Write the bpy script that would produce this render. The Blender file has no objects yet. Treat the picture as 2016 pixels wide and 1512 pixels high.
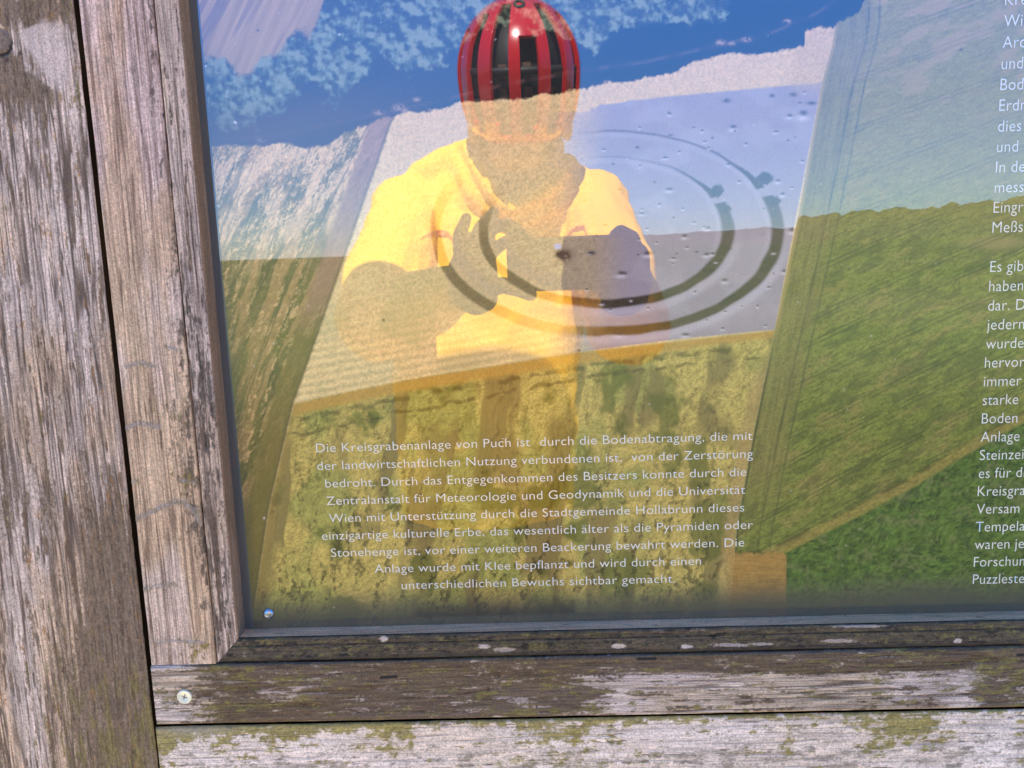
import bpy, bmesh, math
import numpy as np
from mathutils import Vector, Matrix

# ------------------------------------------------------------------ camera, world, sun, exposure
scene = bpy.context.scene
W, H, F = 2016, 1512, 1658.8            # the photograph's frame and focal length in its pixels
D, HC = 0.57, 1.42                      # distance of the lens from the panel, height of the lens
_n = np.array([34., -269., F]); _n /= np.linalg.norm(_n)
_d = np.array([357., 10274., F]); _d -= _n * _d.dot(_n); _d /= np.linalg.norm(_d)
ROT = np.array([np.cross(_n, -_d), _n, -_d])        # camera (right, down, forward) -> world
cam = bpy.data.cameras.new('camera')
cam_ob = bpy.data.objects.new('camera', cam)
scene.collection.objects.link(cam_ob)
_m = Matrix.Identity(4)
for i in range(3):
    _m[i][0], _m[i][1], _m[i][2] = ROT[i][0], -ROT[i][1], -ROT[i][2]
_m[0][3], _m[1][3], _m[2][3] = 0, -D, HC
cam_ob.matrix_world = _m
cam.sensor_width = 36
cam.lens = F / W * 36
cam.clip_start, cam.clip_end = 0.001, 8000
scene.camera = cam_ob

SUN_EL, SUN_AZ = 57.0, -6.0             # degrees; azimuth from +Y (behind the board) towards +X
world = bpy.data.worlds.new('World'); scene.world = world; world.use_nodes = True
wt = world.node_tree
bg = wt.nodes['Background']
sky = wt.nodes.new('ShaderNodeTexSky'); sky.sky_type = 'NISHITA'; sky.sun_disc = False
sky.sun_elevation = math.radians(SUN_EL); sky.sun_rotation = math.radians(SUN_AZ)
sky.altitude = 2500; sky.air_density = 1.0; sky.dust_density = 0.0; sky.ozone_density = 6.0
deep = wt.nodes.new('ShaderNodeMix'); deep.data_type = 'RGBA'; deep.blend_type = 'MULTIPLY'; deep.inputs[0].default_value = 1
stc = wt.nodes.new('ShaderNodeTexCoord'); sxyz = wt.nodes.new('ShaderNodeSeparateXYZ'); srp = wt.nodes.new('ShaderNodeValToRGB')
wt.links.new(stc.outputs['Generated'], sxyz.inputs[0]); wt.links.new(sxyz.outputs[2], srp.inputs[0])
srp.color_ramp.elements[0].position = .0; srp.color_ramp.elements[0].color = (.56, .60, .68, 1)     # hazy horizon
srp.color_ramp.elements[1].position = .26; srp.color_ramp.elements[1].color = (.54, 1.05, 1.66, 1)  # deep blue above
sre = srp.color_ramp.elements.new(.14); sre.color = (.49, .71, .97, 1)
wt.links.new(srp.outputs[0], deep.inputs[7])
wt.links.new(sky.outputs[0], deep.inputs[6]); wt.links.new(deep.outputs[2], bg.inputs['Color'])
bg.inputs['Strength'].default_value = 0.09
sun = bpy.data.lights.new('sun', 'SUN'); sun.energy = 5.0; sun.angle = math.radians(0.5); sun.color = (1, .95, .87)
sun_ob = bpy.data.objects.new('sun', sun); scene.collection.objects.link(sun_ob)
_e, _a = math.radians(SUN_EL), math.radians(SUN_AZ)
to_sun = Vector((math.sin(_a) * math.cos(_e), math.cos(_a) * math.cos(_e), math.sin(_e)))
sun_ob.rotation_euler = to_sun.to_track_quat('Z', 'Y').to_euler()
sun_ob.location = to_sun * 20
scene.view_settings.view_transform = 'Standard'
scene.view_settings.look = 'None'
scene.view_settings.exposure = 2.45
scene.view_settings.gamma = 1

# ------------------------------------------------------------------ helpers
def pix(x, y, z):                        # world -> photograph pixel
    c = np.stack([np.asarray(x, float) + 0 * z, np.asarray(y, float) + D + 0 * z, np.asarray(z, float) - HC])
    q = np.tensordot(ROT.T, c, 1)
    return 1008 + F * q[0] / q[2], 756 + F * q[1] / q[2]

def un(u, v, y=0.0):                     # photograph pixel -> world point on the plane y
    d = ROT @ np.array([u - 1008., v - 756., F])
    return Vector(d * ((y + D) / d[1])) + Vector((0, -D, HC))

def at(u, v, L):                         # a point seen mirrored in the panel at virtual distance L
    p = un(u, v, L - D)
    return Vector((p.x, -p.y, p.z))

def tag(o, label=None, cat=None, group=None, kind=None):
    if label: o['label'] = label
    if cat: o['category'] = cat
    if group: o['group'] = group
    if kind: o['kind'] = kind
    return o

def link(name, me, mat=None, parent=None):
    me.name = name
    o = bpy.data.objects.new(name, me)
    scene.collection.objects.link(o)
    if mat: me.materials.append(mat)
    if parent:
        o.parent = parent
        o.matrix_parent_inverse = Matrix.Translation(parent.location).inverted()
    return o

def empty(name, loc):
    o = bpy.data.objects.new(name, None); scene.collection.objects.link(o)
    o.location = loc; o.empty_display_size = 0.1
    return o

_T = [np.random.default_rng(100 + k).random((256, 256)) for k in range(24)]
def vn(x, y, k=0):                       # value noise 0..1
    T = _T[k % 24]
    x = np.asarray(x, float); y = np.asarray(y, float)
    xi = np.floor(x).astype(np.int64); yi = np.floor(y).astype(np.int64)
    fx = x - xi; fy = y - yi
    fx = fx * fx * (3 - 2 * fx); fy = fy * fy * (3 - 2 * fy)
    a, b = xi & 255, yi & 255
    c, d = (xi + 1) & 255, (yi + 1) & 255
    return (T[a, b] * (1 - fx) + T[c, b] * fx) * (1 - fy) + (T[a, d] * (1 - fx) + T[c, d] * fx) * fy

def fbm(x, y, k=0, o=4, g=.5):
    s = 0; w = 1; t = 0
    for i in range(o):
        s = s + w * vn(x * 2 ** i + 17 * i, y * 2 ** i + 9 * i, k + i); t += w; w *= g
    return s / t

def ss(a, b, x):
    t = np.clip((x - a) / (b - a), 0, 1)
    return t * t * (3 - 2 * t)

def mixc(c, col, m):
    m = np.asarray(m)[..., None]
    return c * (1 - m) + np.asarray(col, float) * m

def line_d(u, v, pts):                   # distance to a polyline
    d = np.full(np.shape(u), 1e9)
    for (x0, y0), (x1, y1) in zip(pts[:-1], pts[1:]):
        dx, dy = x1 - x0, y1 - y0
        t = np.clip(((u - x0) * dx + (v - y0) * dy) / (dx * dx + dy * dy), 0, 1)
        d = np.minimum(d, np.hypot(u - x0 - t * dx, v - y0 - t * dy))
    return d

def xat(v, pts):                         # x of a polyline at height v (pts sorted by v)
    p = np.array(pts, float); return np.interp(v, p[:, 1], p[:, 0])

def yat(u, pts):
    p = np.array(pts, float); return np.interp(u, p[:, 0], p[:, 1])

def spot(u, v, x, y, rx, ry=None):
    ry = ry or rx
    return np.exp(-((u - x) / rx) ** 2 - ((v - y) / ry) ** 2)

def grid_mesh(name, P, col=None):        # P: (n, m, 3)
    n, m = P.shape[:2]
    me = bpy.data.meshes.new(name)
    me.vertices.add(n * m)
    me.vertices.foreach_set('co', P.reshape(-1).astype(np.float32))
    i = np.arange(n * m).reshape(n, m)
    q = np.stack([i[:-1, :-1], i[1:, :-1], i[1:, 1:], i[:-1, 1:]], -1).reshape(-1, 4)
    me.loops.add(q.size); me.loops.foreach_set('vertex_index', q.reshape(-1).astype(np.int32))
    me.polygons.add(len(q))
    me.polygons.foreach_set('loop_start', (np.arange(len(q)) * 4).astype(np.int32))
    me.polygons.foreach_set('use_smooth', np.ones(len(q), bool))
    if col is not None:
        a = me.attributes.new('tint', 'FLOAT_COLOR', 'POINT')
        c4 = np.ones((n * m, 4), np.float32); c4[:, :3] = np.clip(col.reshape(-1, 3), 0.002, 1)
        a.data.foreach_set('color', c4.reshape(-1))
    me.update(calc_edges=True)
    return me

def spaced(lo, hi, flo, fhi, fine, coarse):
    a = []
    if lo < flo: a.append(np.linspace(lo, flo, max(2, int((flo - lo) / coarse) + 1))[:-1])
    a.append(np.linspace(flo, fhi, max(2, int((fhi - flo) / fine) + 1)))
    if hi > fhi: a.append(np.linspace(fhi, hi, max(2, int((hi - fhi) / coarse) + 1))[1:])
    return np.concatenate(a)

def node_mat(name):
    m = bpy.data.materials.new(name); m.use_nodes = True
    return m, m.node_tree, m.node_tree.nodes['Principled BSDF']

def simple(name, col, rough=.6, metal=0, coat=0, scale=60, vary=.12, bump=0, spec=.5):
    m, t, b = node_mat(name)
    tc = t.nodes.new('ShaderNodeTexCoord'); nz = t.nodes.new('ShaderNodeTexNoise')
    nz.inputs['Scale'].default_value = scale; nz.inputs['Detail'].default_value = 5
    t.links.new(tc.outputs['Object'], nz.inputs['Vector'])
    mx = t.nodes.new('ShaderNodeMix'); mx.data_type = 'RGBA'
    mx.inputs[6].default_value = (*[c * (1 - vary) for c in col], 1)
    mx.inputs[7].default_value = (*[min(1, c * (1 + vary)) for c in col], 1)
    t.links.new(nz.outputs['Fac'], mx.inputs[0]); t.links.new(mx.outputs[2], b.inputs['Base Color'])
    b.inputs['Roughness'].default_value = rough; b.inputs['Metallic'].default_value = metal; b.inputs['Specular IOR Level'].default_value = spec
    b.inputs['Coat Weight'].default_value = coat; b.inputs['Coat Roughness'].default_value = .08
    if bump:
        bp = t.nodes.new('ShaderNodeBump'); bp.inputs['Strength'].default_value = bump; bp.inputs['Distance'].default_value = .002
        t.links.new(nz.outputs['Fac'], bp.inputs['Height']); t.links.new(bp.outputs[0], b.inputs['Normal'])
    return m

def tinted(name, rough=.85, fine=900, amount=.18):       # colour attribute times fine procedural noise
    m, t, b = node_mat(name)
    at_ = t.nodes.new('ShaderNodeAttribute'); at_.attribute_name = 'tint'
    tc = t.nodes.new('ShaderNodeTexCoord'); nz = t.nodes.new('ShaderNodeTexNoise')
    nz.inputs['Scale'].default_value = fine; nz.inputs['Detail'].default_value = 3
    t.links.new(tc.outputs['Object'], nz.inputs['Vector'])
    mr = t.nodes.new('ShaderNodeMapRange'); mr.inputs[1].default_value = .3; mr.inputs[2].default_value = .7
    mr.inputs[3].default_value = 1 - amount; mr.inputs[4].default_value = 1 + amount
    t.links.new(nz.outputs['Fac'], mr.inputs[0])
    mx = t.nodes.new('ShaderNodeMix'); mx.data_type = 'RGBA'; mx.blend_type = 'MULTIPLY'; mx.inputs[0].default_value = 1
    t.links.new(at_.outputs['Color'], mx.inputs[6]); t.links.new(mr.outputs[0], mx.inputs[7])
    t.links.new(mx.outputs[2], b.inputs['Base Color'])
    b.inputs['Roughness'].default_value = rough; b.inputs['Specular IOR Level'].default_value = .25
    return m, t, b, mx

GLOSS_IOR = 2.3
def glossy_sheet(name, col_socket_fn):                    # matt colour under a clear mirror-smooth sheet
    m = bpy.data.materials.new(name); m.use_nodes = True; t = m.node_tree
    t.nodes.remove(t.nodes['Principled BSDF'])
    df = t.nodes.new('ShaderNodeBsdfDiffuse'); gl = t.nodes.new('ShaderNodeBsdfAnisotropic'); gl.inputs['Roughness'].default_value = 0
    fr = t.nodes.new('ShaderNodeFresnel'); fr.inputs['IOR'].default_value = GLOSS_IOR
    mx = t.nodes.new('ShaderNodeMixShader')
    t.links.new(fr.outputs[0], mx.inputs[0]); t.links.new(df.outputs[0], mx.inputs[1]); t.links.new(gl.outputs[0], mx.inputs[2])
    t.links.new(mx.outputs[0], t.nodes['Material Output'].inputs[0])
    col_socket_fn(t, df.inputs['Color'])
    return m

def col_attr(t, sock):
    a = t.nodes.new('ShaderNodeAttribute'); a.attribute_name = 'tint'
    tc = t.nodes.new('ShaderNodeTexCoord'); nz = t.nodes.new('ShaderNodeTexNoise')
    nz.inputs['Scale'].default_value = 1100; nz.inputs['Detail'].default_value = 2
    t.links.new(tc.outputs['Object'], nz.inputs['Vector'])
    mr = t.nodes.new('ShaderNodeMapRange'); mr.inputs[1].default_value = .3; mr.inputs[2].default_value = .7
    mr.inputs[3].default_value = .9; mr.inputs[4].default_value = 1.1
    t.links.new(nz.outputs['Fac'], mr.inputs[0])
    mx = t.nodes.new('ShaderNodeMix'); mx.data_type = 'RGBA'; mx.blend_type = 'MULTIPLY'; mx.inputs[0].default_value = 1
    t.links.new(a.outputs['Color'], mx.inputs[6]); t.links.new(mr.outputs[0], mx.inputs[7])
    t.links.new(mx.outputs[2], sock)

def col_flat(c):
    def f(t, sock):
        tc = t.nodes.new('ShaderNodeTexCoord'); nz = t.nodes.new('ShaderNodeTexNoise'); nz.inputs['Scale'].default_value = 300
        t.links.new(tc.outputs['Object'], nz.inputs['Vector'])
        mx = t.nodes.new('ShaderNodeMix'); mx.data_type = 'RGBA'
        mx.inputs[6].default_value = (*[x * .94 for x in c], 1); mx.inputs[7].default_value = (*[min(1, x * 1.06) for x in c], 1)
        t.links.new(nz.outputs['Fac'], mx.inputs[0]); t.links.new(mx.outputs[2], sock)
    return f

# ------------------------------------------------------------------ ground (all seen mirrored in the panel)
def build_ground():
    r = np.concatenate([np.linspace(0, 6, 25), np.geomspace(6.6, 5000, 70)])
    a = np.linspace(0, 2 * np.pi, 181)
    Rr, A = np.meshgrid(r, a, indexing='ij')
    X, Y = Rr * np.sin(A), Rr * np.cos(A)
    bear = np.degrees(np.arctan2(X, -Y))                   # bearing away from the board, + to the right
    tall = 0.25 + 0 * bear
    z = tall * ss(15, 230, Rr) * (1 - ss(260, 900, Rr)) - 25 * ss(300, 4000, Rr)
    z = z + .02 * (fbm(X * .8, Y * .8, 3) - .5) * ss(.5, 3, Rr)
    m, t, b = node_mat('field_soil_and_grass')
    tc = t.nodes.new('ShaderNodeTexCoord')
    n1 = t.nodes.new('ShaderNodeTexNoise'); n1.inputs['Scale'].default_value = .15; n1.inputs['Detail'].default_value = 6
    n2 = t.nodes.new('ShaderNodeTexNoise'); n2.inputs['Scale'].default_value = 14; n2.inputs['Detail'].default_value = 8
    for n in (n1, n2): t.links.new(tc.outputs['Object'], n.inputs['Vector'])
    r1 = t.nodes.new('ShaderNodeValToRGB'); r1.color_ramp.elements[0].position = .35; r1.color_ramp.elements[1].position = .7
    r1.color_ramp.elements[0].color = (.075, .105, .04, 1); r1.color_ramp.elements[1].color = (.14, .14, .07, 1)
    r2 = t.nodes.new('ShaderNodeValToRGB'); r2.color_ramp.elements[0].color = (.55, .55, .55, 1); r2.color_ramp.elements[1].color = (1.2, 1.2, 1.2, 1)
    mx = t.nodes.new('ShaderNodeMix'); mx.data_type = 'RGBA'; mx.blend_type = 'MULTIPLY'; mx.inputs[0].default_value = 1
    t.links.new(n1.outputs['Fac'], r1.inputs[0]); t.links.new(n2.outputs['Fac'], r2.inputs[0])
    t.links.new(r1.outputs[0], mx.inputs[6]); t.links.new(r2.outputs[0], mx.inputs[7])
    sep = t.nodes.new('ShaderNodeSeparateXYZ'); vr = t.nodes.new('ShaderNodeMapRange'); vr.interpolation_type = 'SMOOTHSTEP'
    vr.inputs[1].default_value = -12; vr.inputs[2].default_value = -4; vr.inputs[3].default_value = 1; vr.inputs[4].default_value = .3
    dk = t.nodes.new('ShaderNodeMix'); dk.data_type = 'RGBA'; dk.blend_type = 'MULTIPLY'; dk.inputs[0].default_value = 1   # ground colour darker towards the board
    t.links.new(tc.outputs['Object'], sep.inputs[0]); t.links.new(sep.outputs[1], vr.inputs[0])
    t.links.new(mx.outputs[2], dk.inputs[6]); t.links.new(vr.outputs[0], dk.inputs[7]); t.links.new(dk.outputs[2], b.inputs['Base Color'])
    b.inputs['Roughness'].default_value = 1; b.inputs['Specular IOR Level'].default_value = .1
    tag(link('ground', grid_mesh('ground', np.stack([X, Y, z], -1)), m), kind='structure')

def build_bounce_strip():  # tan strip added to bounce warm light onto the board
    x = np.linspace(-12, 12, 121); y = np.linspace(-1.9, 1.2, 20)
    X, Y = np.meshgrid(x, y, indexing='ij')
    Y = Y + .18 * np.sin(X * .7) * (Y < -1.6) + .12 * (vn(X * 2, Y * 2, 4) - .5)
    tag(link('bounce_strip', grid_mesh('bounce_strip', np.stack([X, Y, .018 + .012 * vn(X * 5, Y * 5, 2)], -1)), simple('warm_bounce_tan', (.36, .29, .20), 1, scale=45, vary=.35)), kind='structure')

def build_wood():                                          # far-off wood behind the field
    bd = np.linspace(5, 62, 420); h = np.linspace(0, 1, 26)
    B, Q = np.meshgrid(bd, h, indexing='ij')
    top = np.where(B < 17.3, 3.3 + 1.0 * np.clip((B - 6) / 10, 0, 1), 6.9 + 2.4 * np.clip((B - 17.3) / 13, 0, 1))
    top = top * (.84 + .30 * fbm(B * 1.5, B * 0, 7, 4, .6)) * ss(5, 5.6, B)
    z = Q * top + .2
    r = 228 + 22 * Q ** 1.3 - (5 * (fbm(B * 1.9, Q * 2.4, 3, 4, .6) - .5) * 2 - 1.2 * vn(B * 7, Q * 9, 5)) * Q * .8
    z = z + .5 * (vn(B * 6, Q * 7, 8) - .5) * Q
    b = np.radians(B)
    P = np.stack([r * np.sin(b), -r * np.cos(b), z], -1)
    back = P[:, -1:, :] * np.array([1.1, 1.1, 0.0]); P = np.concatenate([P, back], 1)
    tag(link('distant_wood', grid_mesh('distant_wood', P), simple('wood_foliage', (.085, .085, .045), 1, scale=.6, vary=.35)), kind='stuff',
        label='far-off dull green wood at the edge of the field behind the cyclist', cat='wood')

# ------------------------------------------------------------------ weathered timber
def wood_paint(s, t, u, v, k, light=(.50, .41, .37), warm=(.47, .35, .26), fib=1.0, crack=.5, gouge=.74, stain=None, period=1.3, line=(.20, .145, .115)):
    """s along, t across in mm; u, v photograph pixels of the spot. Returns colour and relief in mm."""
    tw = t + 2.6 * (fbm(s / 170, t / 40, k, 3) - .5) * 2 + .35 * (vn(s / 22, t / 5, k + 2) - .5)
    f1 = vn(tw / .7, s / 20, k + 3); f2 = vn(tw / 1.6, s / 40, k + 4); f3 = vn(tw / 4.5, s / 110, k + 5)
    f4 = vn(tw / .55, s / 3.5, k + 6)
    fibre = .42 * f1 + .24 * f2 + .18 * f3 + .16 * f4
    l1 = ss(.70, .97, 1 - np.abs(2 * vn(tw / period, s / 80, k + 7) - 1)) * (.25 + .75 * vn(s / 38, tw / 2.6, k + 12))
    l2 = ss(.84, .985, 1 - np.abs(2 * vn(tw / (period * 2.1) + 31, s / 130, k + 8) - 1)) * ss(.25, .7, vn(s / 60, tw / 6, k + 13))
    col = np.ones(s.shape + (3,)) * np.array(light)
    col = mixc(col, warm, ss(.40, .62, fbm(s / 90, t / 22, k + 10, 3)))
    col = col * (1 + fib * 1.35 * (fibre - .5))[..., None]
    col = mixc(col, np.array(line) * .6, np.clip(fib * .80 * l1, 0, .95))
    col = mixc(col, np.array(line) * .5, np.clip(crack * 1.6 * l2, 0, .95))
    gq = .62 * vn(tw / 1.7, s / 24, k + 14) + .38 * vn(tw / .9, s / 8, k + 15)
    gm = ss(gouge, gouge + .07, gq)
    col = mixc(col, np.array([.15, .105, .072]) * (.6 + .8 * f4)[..., None], gm * .9)
    h = .25 * (fibre - .5) - .18 * l1 - .5 * crack * l2 - .35 * gm
    if stain is not None:                                  # stain: list of (density, colour, grain along s, across t, seed)
        for dens, sc, gs, gt, kk in stain:
            nz = .50 * fbm(s / gs, tw / gt, k + kk, 5, .55) + .30 * fibre + .12 * vn(s / 1.6, t / 1.1, k + kk + 3) + .08 * (1 - l1)
            m = ss(-.07, .07, nz - (1 - dens)) * np.clip(dens * 6, 0, 1)
            shade = .30 + 1.4 * (.5 * vn(s / 2.2, t / .8, k + kk + 1) + .5 * vn(tw / .9, s / 12, k + kk + 2))
            col = col * (1 - .9 * m)[..., None] + (np.array(sc) * shade[..., None]) * (.9 * m)[..., None]
            h = h + .15 * m * (shade - 1)
    return col, h

WOOD_GAIN = np.array([1.24, 1.12, .84])
wood_mat = tinted('weathered_timber', amount=.28)[0]

def timber(name, prof, along, axis, painter, parent, lo_fn=None, hi_fn=None):
    """prof: (n, 2) of across coordinate and depth y; along: lengths; axis 'z' or 'x'."""
    prof = np.array(prof); n, m = len(prof), len(along)
    A = np.repeat(prof[:, :1], m, 1); Y = np.repeat(prof[:, 1:], m, 1); S = np.repeat(along[None], n, 0).copy()
    if lo_fn is not None: S = np.maximum(S, lo_fn(A))
    if hi_fn is not None: S = np.minimum(S, hi_fn(A))
    X, Z = (A, S) if axis == 'z' else (S, A)
    arc = np.concatenate([[0], np.cumsum(np.hypot(*np.diff(prof, axis=0).T))]) + prof[0, 0]
    T = np.repeat(arc[:, None], m, 1)
    U, V = pix(X, Y, Z)
    col, h = painter(S * 1000, T * 1000, U, V)
    g = np.gradient(prof, axis=0); nrm = np.stack([g[:, 1], -g[:, 0]], 1)
    nrm /= np.linalg.norm(nrm, axis=1, keepdims=True) + 1e-9
    if nrm[n // 2, 1] > 0: nrm = -nrm
    A2 = A + nrm[:, :1] * h / 1000; Y2 = Y + nrm[:, 1:] * h / 1000
    X, Z = (A2, S) if axis == 'z' else (S, A2)
    P = np.stack([X, Y2, Z], -1)
    return link(name, grid_mesh(name, P, col * WOOD_GAIN), wood_mat, parent)

def block_prof(a0, a1, front, back, fine=.0005, r=.0018, coarse_to=None, under=0.0):
    """profile round a timber: back edge, side, rounded corner, face, rounded corner, side."""
    pts = [(a0, back)]
    for y in np.linspace(back, front + r, 14)[1:]: pts.append((a0, y))
    for q in np.linspace(0, math.pi / 2, 6)[1:-1]: pts.append((a0 + r - r * math.cos(q), front + r - r * math.sin(q)))
    if coarse_to is not None: xs = spaced(a0 + r, a1 - r, max(a0 + r, coarse_to[0]), min(a1 - r, coarse_to[1]), fine, .004)
    else: xs = np.linspace(a0 + r, a1 - r, max(3, int((a1 - a0) / fine)))
    pts += [(x, front) for x in xs]
    for q in np.linspace(0, math.pi / 2, 6)[1:-1]: pts.append((a1 - r + r * math.sin(q), front + r - r * math.cos(q)))
    for y in np.linspace(front + r, back, 14): pts.append((a1 - under * (y - front - r), y))
    return pts

ZF = spaced(0, 2.35, 1.05, 1.60, .0005, .012)              # lengths for the uprights: fine where the photo looks
ZS = spaced(1.1355, 2.1, 1.1355, 1.60, .0005, .012)
XF = spaced(-.2785, .68, -.2785, .36, .0005, .012)
FRONT = -.015

def paint_post(s, t, u, v):
    d1 = .38 + .25 * ss(880, 1100, v) * ss(90, 210, u) - .07 * ss(.0, 200, 300 - v) * 0
    d1 = d1 + .30 * spot(u, v, 60, 20, 110, 35) + .33 * ss(0, 30, xat(v, [(30, 60), (45, 105), (70, 145), (110, 175), (135, 210), (60, 235)]) - u) * ss(95, 120, v) * (1 - ss(170, 215, v))
    d1 = d1 + .06 * spot(u, v, 60, 980, 60, 60) + .06 * ss(600, 900, v) * ss(40, 0, u) - .05 * spot(u, v, 30, 520, 120, 160)
    gre = .30 + .13 * ss(1150, 1420, v) * ss(20, 200, u) + .07 * ss(1300, 1500, v) * ss(120, 260, u)
    org = .30 + .12 * spot(u, v, 232, 970, 22, 60)
    col, h = wood_paint(s, t, u, v, 1, fib=1.5, crack=.7, gouge=.66, period=1.5, stain=[(d1, (.140, .102, .070), 38, 3.2, 12), (gre, (.165, .135, .055), 14, 4, 15), (org, (.28, .15, .05), 12, 3.5, 17)])
    # bare patch and knot near the top
    bare = ss(-6, 10, u - xat(v, [(75, 45), (40, 60), (35, 75), (70, 120), (110, 185), (118, 195), (150, 200)])) * ss(40, 62, v + 12 * vn(u / 9., v * 0, 3)) * (1 - ss(150, 190, v)) * (1 - ss(118, 140, u))
    col = mixc(col, (.52, .44, .42), bare * .75)
    kd = np.hypot((u - 2) / 1.0, (v - 82) / 1.35); kn = kd + 3 * vn(u / 6., v / 6., 4)
    ring = .5 + .5 * np.sin(kd * .55 + 2 * vn(u / 8., v / 8., 5))
    col = mixc(col, np.array([.20, .155, .13]), (1 - ss(17, 24, kn)) * .9)
    col = col * (1 - .25 * ring * (1 - ss(18, 26, kn)))[..., None]
    col = mixc(col, (.03, .025, .02), ss(16, 20, kn) * (1 - ss(22, 26, kn)) * ss(78, 100, v + .4 * u))
    col = mixc(col, (.05, .035, .03), spot(u, v, 39, 105, 4) + spot(u, v, 14, 118, 6, 7))
    h = h - .8 * ss(16, 20, kn) * (1 - ss(22, 26, kn))
    return col, h

def paint_stile(s, t, u, v):
    left = xat(v, [(155, 0), (298, 1310)])
    x = u - left                                           # 0..~140 across the face
    d1 = .27 + .12 * ss(95, 135, x) + .12 * spot(x, v, 110, 900, 25, 170) + .10 * spot(x, v, 118, 1090, 18, 80)
    gre = .25 + .22 * spot(x, v, 95, 950, 35, 26) + .12 * spot(x, v, 60, 812, 45, 16) + .2 * spot(x, v, 100, 1285, 45, 22) + .14 * spot(x, v, 70, 1060, 25, 28) + .1 * spot(x, v, 110, 830, 22, 60) + .1 * spot(x, v, 80, 1265, 90, 12)
    pink = ss(650, 200, v)
    col, h = wood_paint(s, t, u, v, 5, light=(.52, .415, .36), warm=(.50, .37, .26), fib=1.15, crack=.45, gouge=.84, period=1.2, line=(.24, .15, .105), stain=[(d1, (.09, .07, .055), 9, 2.6, 12), (gre, (.19, .15, .045), 5, 4, 15)])
    col = col * (1 + pink[..., None] * np.array([0.0, -.03, .06]))
    for pts, w in (([(250, 722), (275, 714), (300, 722)], 5), ([(248, 842), (275, 833), (300, 838), (313, 841)], 6), ([(258, 950), (272, 946)], 4), ([(355, 946), (385, 952)], 4),
                   ([(268, 1023), (305, 1005), (340, 990), (362, 990), (385, 1008), (394, 1028)], 6), ([(285, 1160), (310, 1154), (345, 1152)], 5), ([(325, 682), (350, 690)], 4), ([(305, 1268), (340, 1262), (400, 1266)], 4)):
        dd = line_d(u, v + 3 * (vn(u / 5., v / 5., 9) - .5), pts)
        m = (1 - ss(w * .55, w * 1.15, dd)) * (.55 + .45 * vn(u / 7., v / 2.2, 10))
        col = mixc(col, (.27, .245, .25), m * .85)
        m2 = (1 - ss(0, 14, dd)) * ss(.45, .7, vn(u / 4., v / 6., 12)) * (v < 9999)
        col = mixc(col, (.20, .155, .06), m2 * .5)
        h = h + .25 * m
    for x0, y0, rx, ry in ((262, 140, 8, 9), (278, 165, 5, 5), (186, 20, 7, 8), (213, 120, 6, 8), (203, 310, 9, 6), (300, 150, 6, 6)):
        col = mixc(col, (.19, .155, .14), .75 * spot(u, v, x0, y0, rx, ry) * ss(.25, .6, vn(u / 4., v / 5., 13)))
    return col, h

def paint_moulding_side(s, t, u, v):
    d1 = .36 + .06 * ss(300, 700, v) + .05 * vn(s / 60, t * 0, 3)
    col, h = wood_paint(s, t, u, v, 8, light=(.47, .38, .34), warm=(.45, .35, .28), fib=1.2, crack=.7, gouge=.70, period=1.2, stain=[(d1, (.085, .068, .055), 12, 1.8, 12)])
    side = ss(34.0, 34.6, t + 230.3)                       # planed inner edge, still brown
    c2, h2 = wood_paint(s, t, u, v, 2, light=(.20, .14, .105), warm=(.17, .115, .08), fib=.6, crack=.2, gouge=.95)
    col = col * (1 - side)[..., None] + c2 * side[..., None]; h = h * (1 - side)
    return col, h

def paint_mould_low(s, t, u, v):
    col, h = wood_paint(s, t, u, v, 11, light=(.20, .165, .14), warm=(.16, .13, .09), fib=1.2, crack=.6,
                        stain=[(np.full(s.shape, .60), (.062, .052, .036), 7, 3, 12), (np.full(s.shape, .37), (.125, .112, .042), 5, 3, 15), (np.full(s.shape, .38), (.02, .02, .018), 6, 3, 18)])
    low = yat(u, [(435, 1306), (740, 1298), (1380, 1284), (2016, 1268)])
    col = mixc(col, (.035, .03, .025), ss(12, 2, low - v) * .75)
    for x0, y0, rx, ry in ((755, 1258, 10, 6), (953, 1273, 12, 6), (990, 1279, 26, 5), (1217, 1272, 15, 6), (1352, 1273, 12, 5), (1500, 1268, 28, 3), (1690, 1233, 60, 3), (1650, 1262, 40, 4), (1886, 1262, 9, 5), (1440, 1270, 40, 4)):
        q = np.hypot((u - x0) / rx, (v - y0) / ry) + .5 * (vn(u / 5., v / 2.5, 14) - .5)
        col = mixc(col, (.50, .44, .42), (1 - ss(.70, 1.05, q)) * (.8 if rx < 20 else .5))
    return col, h

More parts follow.
